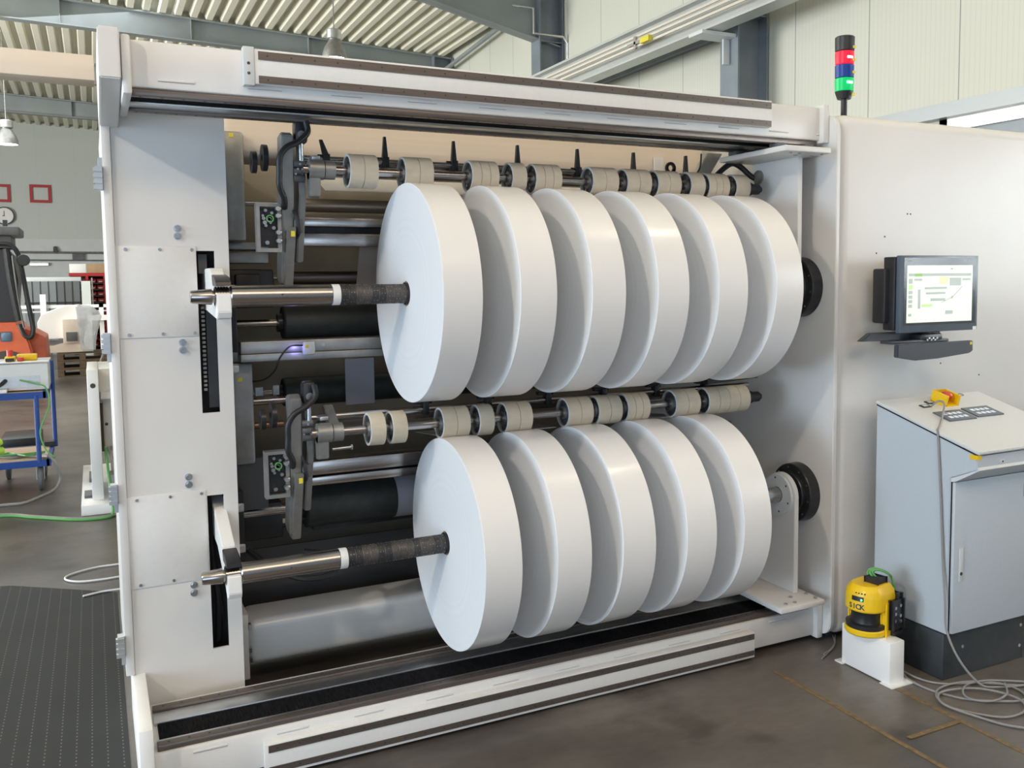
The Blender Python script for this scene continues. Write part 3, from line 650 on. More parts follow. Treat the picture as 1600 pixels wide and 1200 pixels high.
# ================================================================ PRESSURE ROLLER ASSEMBLIES
YN = .11; RS = .0617
def sleeve_b(x0, x1, y, z, n=1):
    L = x1-x0; b = B(sleeve)
    pr = [(0, RS-.009), (0, RS-.001), (.001, RS)]
    for k in range(1, n+1):
        xx = L*k/(n+1); pr += [(xx-.0011, RS), (xx-.001, RS-.003), (xx+.001, RS-.003), (xx+.0011, RS)]
    pr += [(L-.001, RS), (L, RS-.001), (L, RS-.009)]
    b.lathe(pr, (x0, y, z), (1, 0, 0), 56)
    b.m(alud).lathe([(L, RS-.009), (.010, RS-.009)], (x0, y, z), (1, 0, 0), 56)
    b.m(lgrey).ring((x0-.0012, y, z), (x0+.004, y, z), RS-.001, RS-.008, 56)
    b.m(hubm).cyl((x0+.010, y, z), (x0+L-.004, y, z), RS-.009, seg=48)
    b.m(alud).cyl((x0-.001, y, z), (x0+.012, y, z), .027, .030, seg=32)
    b.m(zinc)
    for k in range(4):
        a = math.radians(90*k+30); b.cyl((x0+.004, y+.038*math.cos(a), z+.038*math.sin(a)), (x0+.012, y+.038*math.cos(a), z+.038*math.sin(a)), .005, seg=8)
    return b
SU = [(.139, .241, 1), (.344, .452, 1), (.608, .718, 2), (.777, .837, 0), (.879, .992, 2), (1.137, 1.257, 1), (1.302, 1.418, 1), (1.454, 1.569, 1), (1.623, 1.695, 0), (1.719, 1.827, 2), (1.868, 1.942, 0)]
SL = [(.187, .243, 0), (.271, .326, 0), (.469, .578, 1), (.619, .679, 0), (.736, .845, 1), (1.01, 1.124, 1), (1.153, 1.264, 1), (1.294, 1.403, 2), (1.539, 1.666, 1), (1.715, 1.942, 3)]
def assembly(z, SS, y, label, upper):
    t = thing('pressure_roller_assembly', label, 'roller assembly', (.1, y, z), 'pressure roller assemblies')
    B(steelp).cyl((-.02, y, z), (2.02, y, z), .0165).build('roller_shaft', parent=t)
    for (a, c, n) in SS: sleeve_b(a, c, y, z, n).build('pressure_sleeve', parent=t)
    # rods behind the shaft
    zr = z+.052 if upper else z+.045
    for dy, dz in ((.10, 0.0), (.155, -.012)): B(steel).cyl((.0, y+dy, zr+dz), (2.05, y+dy, zr+dz), .0115).build('guide_rod', parent=t)
    B(railm).box(.05, 2.1, y+.19, y+.25, zr-.05, zr-.03, bev=.002).build('support_rail', parent=t)
    # left bearing housing
    b = B(alud); b.ring((.0, y, z), (.052, y, z), .036, .0166, 40); b.ring((.055, y, z), (.092, y, z), .034, .0166, 40)
    b.prism([(y-.02, z), (y+.035, z), (y+.03, z-.10), (y-.01, z-.095)], 'yz', .0, .04, bev=.003)
    b.build('bearing_housing', parent=t)
    B(alu).box(.02, .05, y+.03, y+.11, z+.04, z+.055, bev=.002).build('clamp_plate', parent=t)
    if not upper:
        B(alud).prism([(y, z+.03), (y+.11, z+.09), (y+.13, z+.075), (y+.04, z-.01)], 'yz', .05, .085, bev=.003).build('lever', parent=t)
        B(zinc).cyl((.05, y-.02, z-.06), (.12, y-.02, z-.058), .006).cyl((.118, y-.02, z-.058), (.124, y-.02, z-.058), .011, seg=6).build('adjusting_screw', parent=t)
    b = B(blackm); b.cyl((1.95 if not upper else 1.955, y, z), (1.985, y, z), .030); b.cyl((1.985, y, z), (2.03, y, z), .024); b.cyl((2.03, y, z), (2.045, y, z), .014)
    b.build('end_cap', parent=t)
    if upper:
        for k, xx in enumerate((.086, .311, .590, .868, 1.146, 1.424, 1.700)):
            yy = y+.10
            b = B(black); b.box(xx-.013, xx+.013, yy-.018, yy+.02, zr-.022, zr+.018, bev=.002)
            h = .095 if k else .07
            b.prism([(xx-.011, zr+.015), (xx+.011, zr+.015), (xx+(.004 if k else -.012), zr+h), (xx-(.004 if k else .022), zr+h)], 'xz', yy-.008, yy+.008)
            b.cyl((xx-.03, yy, zr+.012), (xx-.012, yy, zr+.012), .005, seg=10); b.build('web_pointer', parent=t)
    else:
        for xx in (.447, .716, .988, 1.259, 1.531, 1.80):
            yy = y+.10
            b = B(black); b.box(xx-.012, xx+.012, yy-.02, yy+.02, zr-.022, zr+.030, bev=.003); b.box(xx-.04, xx+.03, yy+.0, yy+.03, zr+.02, zr+.034, bev=.002); b.build('rod_clip', parent=t)
        B(black).prism([(1.76, z+.07), (2.04, z+.085), (2.06, z+.097), (2.0, z+.10), (1.76, z+.09)], 'xz', y+.02, y+.10).build('trailing_bracket', parent=t)
    return t
assembly(2.068, SU, YN, 'upper row of beige felt pressure sleeves on a steel shaft with black fingers', True)
assembly(1.114, SL, .10, 'lower row of beige felt pressure sleeves on a steel shaft between the roll rows', False)

# ---- swing arm assemblies (left) 
def swing(z, zb, label, upper):
    t = thing('swing_arm_assembly', label, 'swing arm', (-.07, .25, zb), 'swing arm assemblies')
    y = .20
    b = B(alud); b.prism([(y-.05, z+.115), (y-.02, z+.13), (y+.04, z+.12), (y+.06, z-.05), (y+.14, zb+.02), (y+.10, zb), (y+.05, zb), (y-.03, z-.10)], 'yz', -.082, -.042, bev=.004); b.build('arm_plate', parent=t)
    b = B(alud); b.prism([(y+.02, z+.15), (y+.07, z+.15), (y+.09, z-.08), (y+.14, zb+.08), (y+.07, zb+.08), (y-.02, z-.09)], 'yz', -.02, .005, bev=.004); b.build('arm_plate', parent=t)
    for k in range(2): B(blackm).ring((-.135-.035*k, y+.06+.02*k, z+.045-.015*k), (-.118-.035*k, y+.06+.02*k, z+.045-.015*k), .048-.008*k, .012).build('pivot_disc', parent=t)
    B(dgrey).ring((-.04, y+.02, z), (-.02, y+.02, z), .03, .010).build('pivot_disc', parent=t)
    b = B(black); b.box(-.035, .012, y-.05, y+.01, z+.09, z+.175, bev=.014); b.build('cylinder_head', parent=t)
    B(zinc).cyl((-.012, y-.055, z+.12), (-.012, y-.02, z+.12), .014).cyl((-.012, y-.03, z+.02), (-.012, y-.03, z+.10), .009).build('piston_rod', parent=t)
    B(cabk).tube([(-.0, y-.07, z+.165), (.004, y-.075, z+.125), (-.03, y-.085, z+.09), (-.075, y-.09, z+.065), (-.098, y-.09, z+.03), (-.10, y-.085, z-.02), (-.10, y-.08, z-.07), (-.082, y-.06, z-.11), (-.075, y-.02, z-.14)], .011, seg=12).build('hose', parent=t)
    b = B(dgrey)
    for (q, w_) in ((0, .018), (.02, -.01), (-.02, -.035)): b.cyl((-.04, y-.03, z+w_), (.0, y-.03, z+w_), .013)
    b.m(zinc)
    for k in range(5): b.cyl((-.035+.008*k, y-.045, z-.02+.018*(k % 3)), (-.035+.008*k, y-.03, z-.02+.018*(k % 3)), .004, seg=8)
    b.build('linkage', parent=t)
    # valve block in open frame
    zz = z-.20 if upper else z-.155
    f = B(alud); f.hplate(-.172, -.085, zz-.10, zz+.075, y-.01, y+.03, [(-.160, -.098, zz-.086, zz+.063)])
    f.build('valve_frame', parent=t)
    v = B(black); v.box(-.158, -.10, y+.01, y+.03, zz-.08, zz+.06); v.m(zinc)
    rnd = random.Random(3)
    for k in range(11):
        xx = -.15+rnd.random()*.045; z2 = zz-.07+rnd.random()*.12; v.cyl((xx, y-.01, z2), (xx, y+.01, z2), .004+.004*rnd.random(), seg=10)
    v.m(cabn).ring((-.125, y-.012, zz+.02), (-.125, y-.004, zz+.02), .014, .010, 20)
    v.build('valve_block', parent=t)
    for z2 in (.055, .03, -.03, -.06): B(alu).cyl((-.10, y-.02, zz+z2), (-.088, y-.02, zz+z2), .010).cyl((-.10, y-.035, zz+z2), (-.10, y-.01, zz+z2), .008).build('air_fitting', parent=t)
    s = B(yel2).box(-.060, -.046, y-.052, y-.05, zz-.045, zz-.025)
    B(alud).prism([(y-.05, zz-.01), (y+.06, zz-.01), (y+.11, zb-.02), (y+.05, zb-.02)], 'yz', -.072, -.040, bev=.003).build('lower_arm', parent=t)
    s.build('warning_sticker', parent=t, label='small yellow sticker')
    B(cabk).tube([(-.04, y-.02, zz+.05), (-.035, y-.04, zz+.02), (-.03, y-.03, zz-.03), (-.035, y+.02, zz-.05)], .008).build('hose', parent=t)
    B(dgrey).box(-.04, -.01, y-.03, y+.02, zz-.03, zz+.02, bev=.006).build('sensor_head', parent=t)
    return t
swing(2.075, 1.66, 'grey swing arm with hose and valves at the left end of the upper roller row', True)
swing(1.125, .71, 'grey swing arm with hose and valves at the left end of the lower roller row', False)
# right end linkage of the upper row
t = thing('swing_arm_assembly', 'swing arm linkage with black hoses at the right end of the upper roller row', 'swing arm', (1.95, .3, 2.1), 'swing arm assemblies')
B(alu).prism([(1.85, 2.12), (1.92, 2.12), (2.02, 2.26), (1.93, 2.26)], 'xz', .36, .40, bev=.003).build('arm_plate', parent=t)
B(cabk).tube([(1.86, .22, 2.12), (1.92, .22, 2.17), (1.97, .22, 2.195), (2.02, .22, 2.18), (2.06, .20, 2.14), (2.10, .18, 2.115)], .013, seg=12).build('hose', parent=t)
B(cabk).tube([(1.74, .34, 2.10), (1.82, .34, 2.13), (1.87, .34, 2.18), (1.88, .34, 2.25)], .004).build('hose', parent=t)
B(alud).cyl((2.07, .16, 2.13), (2.11, .16, 2.13), .032).build('pivot_disc', parent=t)
B(white).box(1.79, 1.84, .60, .615, 2.05, 2.262).build('end_plate', parent=t)
b = B(blackm).ring((1.75, .40, 2.185), (1.75, .41, 2.185), .028, .014); b.m(mat('blue_strap', (.03, .06, .16), .4)).box(1.76, 1.775, .40, .41, 2.10, 2.18); tag(b.build('eye_hook'), 'small black ring with a blue strap above the right pressure rollers', 'hook')

# ================================================================ PUSH-OFF CARRIAGES
def carriage(z, zb, sgn, label):
    t = thing('push_off_carriage', label, 'carriage', (2.0, 0, zb), 'push-off carriages')
    B(white).box(1.895, 2.145, -.235, .22, zb, zb+.024*sgn, bev=.004).build('base_plate', parent=t)
    P = [(-.105, zb+.024*sgn)]
    n = 16
    for k in range(n+1):
        a = math.pi - math.pi*k/n
        P.append((.102*math.cos(a)-.003, z+sgn*.102*math.sin(a)))
    P.append((.20, z-.3*sgn)); P.append((.20, zb+.024*sgn))
    B(white).prism(P, 'yz', 2.078, 2.103, bev=.002).build('upright_plate', parent=t)
    r = B(greyl); r.ring((2.066, 0, z), (2.078, 0, z), .094, .036, 48); r.m(slit)
    for k in range(6):
        a = math.radians(60*k+20); r.cyl((2.0655, .078*math.cos(a), z+.078*math.sin(a)), (2.067, .078*math.cos(a), z+.078*math.sin(a)), .005, seg=10)
    r.build('push_ring', parent=t)
    for x_ in (1.93, 2.08):
        for y_ in (-.145, .14):
            B(dgrey).box(x_, x_+.05, y_, y_+.06, zb-.002*sgn, zb-.024*sgn, bev=.003).build('slide_block', parent=t)
    for (x_, y_) in ((1.95, -.20), (2.0, -.20), (2.12, -.20), (2.12, -.14), (2.03, -.14)): B(zinc).cyl((x_, y_, zb+.022*sgn), (x_, y_, zb+.030*sgn), .009, seg=6).build('bolt', parent=t)
carriage(ZL, .206, 1, 'lower white push-off carriage standing on the bottom rails at the right')
carriage(ZU, 2.218, -1, 'upper white push-off carriage hanging from the top rails at the right')

# ================================================================ SIGNAL TOWER
t = thing('signal_tower', 'black signal light tower with red, blue and green tiers on the machine housing', 'signal light', (2.345, -.10, 2.378))
xT, yT = 2.345, -.10
B(black).cyl((xT, yT, 2.378), (xT, yT, 2.465), .014).build('pole', parent=t)
B(black).cyl((xT, yT, 2.462), (xT, yT, 2.494), .030, .041).build('base', parent=t)
for z0, z1, mt, nm in ((2.494, 2.553, tgreen, 'green lens'), (2.553, 2.612, tblue, 'blue lens'), (2.612, 2.670, tred, 'red lens')):
    q = B(mt).cyl((xT, yT, z0+.001), (xT, yT, z1-.001), .041, .042, seg=40, bev=.002).build('light_lens', parent=t, label=nm)
for z, mt in ((2.530, hot_g), (2.640, hot_r)): B(mt).box(xT-.022, xT+.008, yT-.044, yT-.038, z-.005, z+.005, bev=.002).build('bulb_glare', parent=t, label='lit element')
B(black).cyl((xT, yT, 2.670), (xT, yT, 2.736), .042, .043, seg=40, bev=.004).build('cap', parent=t)
for z in (2.478, 2.575, 2.63, 2.685): B(yel2).box(xT+.008, xT+.024, yT-.0425, yT-.0375, z-.005, z+.006).build('sticker', parent=t)

# ================================================================ MONITOR
t = thing('operator_monitor', 'wall-mounted operator touch screen with lit display on the machine housing', 'monitor', (2.63, -.4, 1.42))
B(monb).box(2.393, 2.878, -.402, -.375, 1.420, 1.755, bev=.003).build('bezel', parent=t)
B(mondk).box(2.41, 2.862, -.4032, -.401, 1.452, 1.745).build('screen_glass', parent=t)
B(black).box(2.385, 2.86, -.375, -.31, 1.43, 1.75, bev=.006).box(2.36, 2.8, -.345, -.27, 1.46, 1.70, bev=.01).build('rear_casing', parent=t)
s = B(screen).box(2.428, 2.838, -.4042, -.403, 1.463, 1.712)
def sr(u0, u1, v0, v1, mt): s.m(mt).box(2.428+.41*u0, 2.428+.41*u1, -.4047, -.4041, 1.712-.249*v1, 1.712-.249*v0)
sr(.02, .98, .14, .19, scr_g); sr(.11, .22, .14, .20, scr_l); sr(.65, .69, .05, .07, scr_d); sr(.02, .08, .23, .32, scr_g); sr(.02, .08, .34, .42, scr_l)
for k in range(4): sr(.02, .08, .44+.08*k, .50+.08*k, scr_g)
sr(.02, .07, .84, .89, scr_g); sr(.10, .22, .23, .27, scr_g); sr(.48, .62, .20, .33, scr_y); sr(.64, .82, .22, .36, scr_g); sr(.84, .97, .23, .27, scr_g)
sr(.26, .60, .38, .42, scr_g); sr(.28, .58, .47, .51, scr_g); sr(.35, .58, .58, .63, scr_g); sr(.22, .38, .68, .73, scr_l); sr(.16, .20, .42, .76, scr_g); sr(.58, .70, .80, .87, scr_g); sr(.74, .98, .54, .545, scr_g)
sd = s.m(scr_d)
for (a, c) in (((.52, .66), (.68, .57)), ((.68, .57), (.84, .38))):
    p0 = Vector((2.428+.41*a[0], -.4045, 1.712-.249*a[1])); p1 = Vector((2.428+.41*c[0], -.4045, 1.712-.249*c[1])); s.cyl(p0, p1, .0012, seg=6)
s.ring((2.428+.41*.68, -.4048, 1.712-.249*.57), (2.428+.41*.68, -.4040, 1.712-.249*.57), .006, .004, 16)
s.build('display', parent=t, label='lit display page')
text('SIEMENS', .011, (2.437, -.4036, 1.7335), Euler((math.pi/2, 0, 0)), lgrey, t, 'maker_lettering', ext=.0003)
text('SIMATIC HMI', .007, (2.80, -.4036, 1.7335), Euler((math.pi/2, 0, 0)), alud, t, 'panel_lettering', ext=.0003)
B(armwhite).box(2.85, 2.872, -.4035, -.402, 1.421, 1.436).build('white_sticker', parent=t)
B(black).box(2.60, 2.68, -.36, -.206, 1.37, 1.43, bev=.01).box(2.60, 2.66, -.31, -.206, 1.42, 1.60, bev=.01).build('mounting_bracket', parent=t)
t = thing('keyboard_tray', 'dark folding keyboard tray below the operator monitor', 'tray', (2.6, -.4, 1.30))
B(trayb).prism([(2.354, 1.372), (2.820, 1.374), (2.822, 1.328), (2.80, 1.318), (2.60, 1.303), (2.46, 1.300), (2.352, 1.318)], 'xz', -.43, -.405, bev=.003).build('tray_panel', parent=t)
B(trayb).prism([(2.24, 1.385), (2.72, 1.380), (2.74, 1.395), (2.72, 1.42), (2.30, 1.42)], 'xz', -.33, -.30, bev=.003).box(2.35, 2.7, -.40, -.33, 1.372, 1.386, bev=.004).build('tray_back', parent=t)
b = B(zinc)
for k in range(6): b.cyl((2.56+.012*k, -.405, 1.385+.007*(k % 2)), (2.56+.012*k, -.40, 1.385+.007*(k % 2)), .005, seg=8)
b.build('hinge_screws', parent=t)
B(black).box(2.53, 2.66, -.40, -.33, 1.375, 1.41, bev=.008).build('hinge', parent=t)
B(yel2).box(2.800, 2.812, -.4315, -.43, 1.356, 1.368).build('sticker', parent=t)

# ================================================================ OPERATOR CONSOLE
t = thing('operator_console', 'light grey console cabinet with sloping button lid and black plinth', 'cabinet', (2.67, -.5, 0))
X0, X1 = 2.35, 3.0
B(plinth).box(X0-.004, X1, -.704, -.33, 0, .195, bev=.003).build('plinth', parent=t)
pj = B(slit).box(2.838, 2.842, -.7052, -.703, .0, .195); pj.m(zinc)
for (x_, z_) in ((2.46, .125), (2.825, .15), (2.82, .06), (2.90, .15)): pj.cyl((x_, -.706, z_), (x_, -.703, z_), .007, seg=10)
pj.build('plinth_screws', parent=t)
B(black).cyl((X0-.035, -.43, .13), (X0+.0, -.43, .13), .035).cyl((X0-.05, -.43, .13), (X0-.03, -.43, .13), .028).build('cable_gland', parent=t)
prof = [(-.32, .198), (-.32, 1.108), (-.335, 1.112), (-.838, .968), (-.838, .905), (-.716, .852), (-.716, .198)]
B(greyc).prism(prof, 'yz', X0, X1, bev=.003).build('body', parent=t)
d = B(greyc).box(X0+.006, X1-.006, -.735, -.717, .205, .835, bev=.005).build('door', parent=t)
B(black).box(X0+.004, X0+.010, -.722, -.715, .205, .84).build('door_seal', parent=t)
dl = B(lgrey).box(X0+.035, X0+.058, -.740, -.735, .42, .56, bev=.003)
dl.m(slit).cyl((X0+.046, -.742, .455), (X0+.046, -.739, .455), .007, seg=16)
dl.build('lock_plate', parent=d)
B(card).box(2.775, 2.81, -.7365, -.735, .73, .785).build('tag', parent=d)
B(greyl).prism([(-.716, .850), (-.835, .903), (-.838, .915), (-.85, .905), (-.735, .838), (-.716, .835)], 'yz', X0+.003, X1, bev=.001).build('lip', parent=t)
def lidp(x, y, h=0):   # point on the lid plane
    s_ = (1.120-.977)/.53; z = 1.120+(y+.32)*s_; n = Vector((0, -s_, 1)).normalized(); return Vector((x, y, z))+n*h
ax = [Vector((1, 0, 0)), Vector((0, 1, (1.120-.977)/.53)).normalized(), Vector((0, -(1.120-.977)/.53, 1)).normalized()]
l = MB(); l.m(greyl); c = lidp((X0+X1)/2, -.585, -.006); l.obox(c, ax, ((X1-X0)/2+.004, .277, .006), bev=.003); lid = l.build('lid', parent=t)
B(black).prism([(-.32, 1.106), (-.838, .966), (-.838, .960), (-.32, 1.100)], 'yz', X0-.001, X1+.001).build('lid_seal', parent=t)
B(yellow).box(X0-.002, X0+.02, -.842, -.805, .945, .963).build('corner_clip', parent=t)
fl = B(lgrey).box(2.475, 2.505, -.842, -.838, .92, .935, bev=.002); fl.m(slit).cyl((2.495, -.8432, .927), (2.495, -.841, .927), .004, seg=10); fl.build('lid_latch', parent=t)
for (xa, ya) in ((2.585, -.535), (2.772, -.525)):
    p = MB(); p.m(monb); p.obox(lidp(xa, ya, .003), ax, (.083, .048, .003), bev=.001); p.m(btn)
    for i in range(4):
        for j in range(2): p.obox(lidp(xa-.045+.03*i, ya-.018+.034*j, .0065), ax, (.010, .009, .0006))
    p.build('button_panel', parent=t, label='dark key panel with lit buttons')
e = MB(); e.m(yellow); c = lidp(2.675, -.405, .0); e.obox(lidp(2.675, -.405, .003), ax, (.042, .042, .003))
e.obox(lidp(2.638, -.405, .026), ax, (.004, .042, .024)); e.obox(lidp(2.712, -.405, .026), ax, (.004, .042, .024)); e.obox(lidp(2.675, -.366, .026), ax, (.042, .004, .024))
e.m(redm).lathe([(0, 0), (0, .016), (.022, .016), (.022, .026), (.036, .026), (.044, .018), (.045, 0)], lidp(2.675, -.405, .006), ax[2], 28)
e.build('emergency_stop', parent=t, label='red mushroom button in yellow guard')
for (xa, ya) in ((2.535, -.42), (2.60, -.39)):
    q = MB(); q.m(black); q.obox(lidp(xa, ya, .002), ax, (.024, .014, .002)); q.m(lgrey); q.obox(lidp(xa, ya, .0045), ax, (.013, .008, .001)); q.build('socket', parent=t)
q = MB(); q.m(zinc).lathe([(0, .009), (.012, .009), (.012, .006), (0, .006)], lidp(2.545, -.515, 0), ax[2], 20, closed=True); q.build('key_switch', parent=t)
q = MB(); q.m(black).lathe([(0, .011), (.002, .011), (.002, .013), (0, .013)], lidp(2.86, -.34, 0), ax[2], 24, closed=True); q.build('blank_plug', parent=t)

# grey cable from the lid to the floor
P = [lidp(2.56, -.43, .002), lidp(2.57, -.45, .035), lidp(2.56, -.49, .04), lidp(2.50, -.54, .01), lidp(2.42, -.60, .003), lidp(2.352, -.645, .003)]
P += [Vector((2.343, -.655, 1.02)), Vector((2.341, -.675, .80)), Vector((2.336, -.70, .50)), Vector((2.325, -.725, .34)), Vector((2.32, -.74, .23)), Vector((2.34, -.79, .12)), Vector((2.40, -.84, .03)), Vector((2.48, -.86, .008)), Vector((2.62, -.90, .006)), Vector((2.9, -.93, .006))]
tag(B(cabg).tube(P, .0045, seg=8).build('cable'), 'thin grey cable hanging from the console lid down to the floor', 'cable')
# coil on floor
def fl_(pts, z=.006): return [(a, b_, z) for a, b_ in pts]
P = [(2.30, -.44, .13), (2.262, -.50, .06), (2.25, -.57, .02), (2.27, -.66, .006), (2.32, -.735, .006), (2.46, -.80, .006), (2.60, -.90, .006), (2.95, -1.02, .006)]
tag(B(cabg).tube(P, .0045).build('cable'), 'grey cable running from the plinth gland across the floor past the scanner bracket', 'cable')
P = [(2.30, -.43, .12), (2.25, -.52, .07), (2.232, -.60, .015), (2.22, -.68, .006), (2.235, -.78, .006), (2.30, -.885, .006), (2.45, -.975, .006), (2.52, -.95, .006), (2.53, -.87, .008), (2.45, -.79, .010), (2.34, -.755, .010), (2.235, -.77, .010), (2.175, -.84, .008), (2.185, -.92, .006), (2.27, -1.03, .006), (2.36, -1.05, .008), (2.43, -1.02, .010), (2.455, -.95, .012), (2.40, -.85, .014), (2.30, -.80, .014), (2.21, -.80, .014), (2.16, -.87, .012), (2.20, -.99, .006), (2.26, -1.11, .006), (2.45, -1.25, .006), (2.8, -1.4, .006)]
tag(B(cabg).tube(P, .0045, seg=8).build('cable_coil'), 'loose coil of grey cable lying on the floor in front of the console', 'cable')
P = [(2.52, -.86, .016), (2.44, -.93, .018), (2.34, -.945, .018), (2.28, -.90, .018), (2.30, -.84, .018), (2.38, -.80, .018), (2.50, -.82, .016), (2.7, -.93, .006)]
tag(B(cabg).tube(P, .004, seg=8).build('cable'), 'short grey cable loop on top of the coil', 'cable')
for k, lab in enumerate(('pale cable end emerging under the machine housing, left one', 'pale cable end emerging under the machine housing, right one')):
    tag(B(cabg).tube([(2.06+.04*k, -.31+.03*k, .005), (2.14+.03*k, -.27+.02*k, .005), (2.22+.02*k, -.22+.02*k, .005), (2.32, -.12+.02*k, .006), (2.45, .0, .006)], .0035).build('cable'), lab, 'cable')

# ================================================================ SCANNER
tag(B(armwhite).box(2.112, 2.196, -.64, -.372, .003, .180, bev=.006).box(2.10, 2.23, -.665, -.60, .001, .006).box(2.10, 2.23, -.39, -.345, .001, .006).build('scanner_bracket'), 'white bent steel bracket on the floor under the yellow scanner', 'bracket')
sc = thing('laser_scanner', 'yellow and black safety laser scanner on the white floor bracket', 'scanner', (2.13, -.50, .181))
cX, cY = 2.125, -.50; face = math.radians(190)
fd = Vector((math.cos(face), math.sin(face), 0)); sd_ = Vector((-math.sin(face), math.cos(face), 0)); up = Vector((0, 0, 1))
def loc2(f, s_, z): return Vector((cX, cY, 0))+fd*f+sd_*s_+up*z
def dshape(k, z0, z1, k1=None, back=-.07, w=.083):
    # D-shaped section: half round front, straight sides
    k1 = k if k1 is None else k1
    def ringv(kk, z):
        P = []
        for q in range(17):
            a = -math.pi/2+math.pi*q/16; P.append((kk*(.012+.072*math.cos(a)), kk*w*math.sin(a)))
        return [(back, -kk*w)] + P + [(back, kk*w)]
    return [loc2(f, s_, z0) for f, s_ in ringv(k, z0)], [loc2(f, s_, z1) for f, s_ in ringv(k1, z1)]
def addD(b, *secs, cap=True):
    rows = []
    for k, z, bk in secs:
        A, _ = dshape(k, z, z, back=bk); rows.append([b.bm.verts.new(p) for p in A])
    fs = []
    for a, c in zip(rows, rows[1:]):
        n = len(a)
        for q in range(n): fs.append(b.bm.faces.new([a[q], a[(q+1) % n], c[(q+1) % n], c[q]]))
    if cap: fs.append(b.bm.faces.new(rows[0][::-1])); fs.append(b.bm.faces.new(rows[-1]))
    b._fin(fs)
b = B(yellow); addD(b, (.97, .183, -.075), (1.03, .190, -.075), (1.03, .206, -.075), (.99, .210, -.075)); b.build('base_ring', parent=sc)
b = B(black); addD(b, (.96, .208, -.07), (.98, .228, -.07), (.78, .232, -.07), (.72, .262, -.07), (.86, .292, -.07)); b.build('scan_window', parent=sc, label='glossy black scan window')
b = B(yellow); addD(b, (.97, .287, -.075), (1.01, .292, -.075), (1.0, .345, -.075), (.93, .372, -.075), (.72, .392, -.07)); b.build('head', parent=sc)
for s_ in (-1, 1):
    b = B(yellow); b.obox(loc2(-.042, s_*.078, .25), [fd, sd_, up], (.034, .009, .065), bev=.006); b.build('side_cheek', parent=sc)
b = B(blackm); b.obox(loc2(-.088, 0, .265), [fd, sd_, up], (.013, .095, .083), bev=.006); b.obox(loc2(-.07, .085, .19), [fd, sd_, up], (.03, .02, .008)); b.build('mounting_plate', parent=sc)
b = B(black); b.obox(loc2(-.03, .045, .27), [fd, sd_, up], (.045, .012, .0)) if False else None
b = B(blackm); b.obox(loc2(-.065, .098, .27), [fd, sd_, up], (.032, .006, .055), bev=.008); b.m(zinc)
for (f, z) in ((-.045, .30), (-.08, .305), (-.045, .275), (-.08, .262), (-.045, .245), (-.083, .238)): b.cyl(loc2(f, .103, z), loc2(f, .108, z), .007, seg=10)
b.build('side_plate', parent=sc)
b = B(black); b.obox(loc2(-.03, .02, .398), [fd, sd_, up], (.03, .03, .016), bev=.004); b.build('connector', parent=sc)
b = B(cabn)
for k in range(3): b.tube([loc2(-.02-.01*k, .01*k, .405), loc2(-.03, -.02+.012*k, .425+.004*k), loc2(-.05, -.005+.015*k, .44), loc2(-.08, .03+.01*k, .43-.004*k), loc2(-.10, .05, .40), loc2(-.11, .06, .33), loc2(-.112, .06, .24), loc2(-.13, .05, .15)], .0045)
b.build('scanner_cable', parent=sc, label='green cables')
# display window and lettering on the curved head
def onhead(a, z, d=.0015, kk=1.0): return loc2((.012+.072*math.cos(a))*kk+d*math.cos(a), (.083*math.sin(a))*kk+d*math.sin(a), z)
a0 = math.radians(8)
b = B(black)
prev = None
for k in range(7):
    a = a0+math.radians(-18+6*k); lo_, hi_ = b.bm.verts.new(onhead(a, .334, .002)), b.bm.verts.new(onhead(a, .353, .002, .985))
    if prev: b.bm.faces.new([prev[0], lo_, hi_, prev[1]])
    prev = (lo_, hi_)
b.m(led_g).cyl(onhead(a0+math.radians(12), .341, .001), onhead(a0+math.radians(12), .341, .004), .004, seg=10)
b.build('status_display', parent=sc)
b = B(black)
for k in range(4):
    a = a0+math.radians(-6+9*k); b.cyl(onhead(a, .366, -.001, .955), onhead(a, .366, .002, .955), .003, seg=6)
b.build('indicator_marks', parent=sc)
for i, ch in enumerate('SICK'):
    a = a0+math.radians(-22+12*i); p = onhead(a, .309, .0012)
    nrm = (fd*math.cos(a)*1.0+sd_*math.sin(a)).normalized(); xd = up.cross(nrm).normalized()
    rot = Matrix((xd, up, nrm)).transposed().to_euler()
    text(ch, .030, p, rot, mat('navy_ink', (.02, .03, .10), .5), sc, 'maker_letter')

# ================================================================ WHITE CABLE on left
tag(B(cabw).tube(fl_([(-.50, 2.75), (-.62, 2.67), (-.76, 2.66), (-.89, 2.585), (-.916, 2.50), (-.85, 2.42), (-.74, 2.40), (-.62, 2.41), (-.50, 2.43)], .008), .0055).build('cable'), 'white cable bend on the floor left of the machine column', 'cable')
tag(B(cabw).tube(fl_([(-.824, 2.127), (-.76, 2.15), (-.717, 2.159), (-.62, 2.16), (-.50, 2.17)], .012), .0055).build('cable'), 'short white cable end lying on the edge of the rubber mat', 'cable')

# ================================================================ MACHINE SIDE BEAM (upper left)
tag(B(cream).box(-3.0, -.663, .9, 1.04, 2.474, 2.573, bev=.004).build('overhead_beam'), 'cream box beam leading left from the top of the machine column', 'beam')

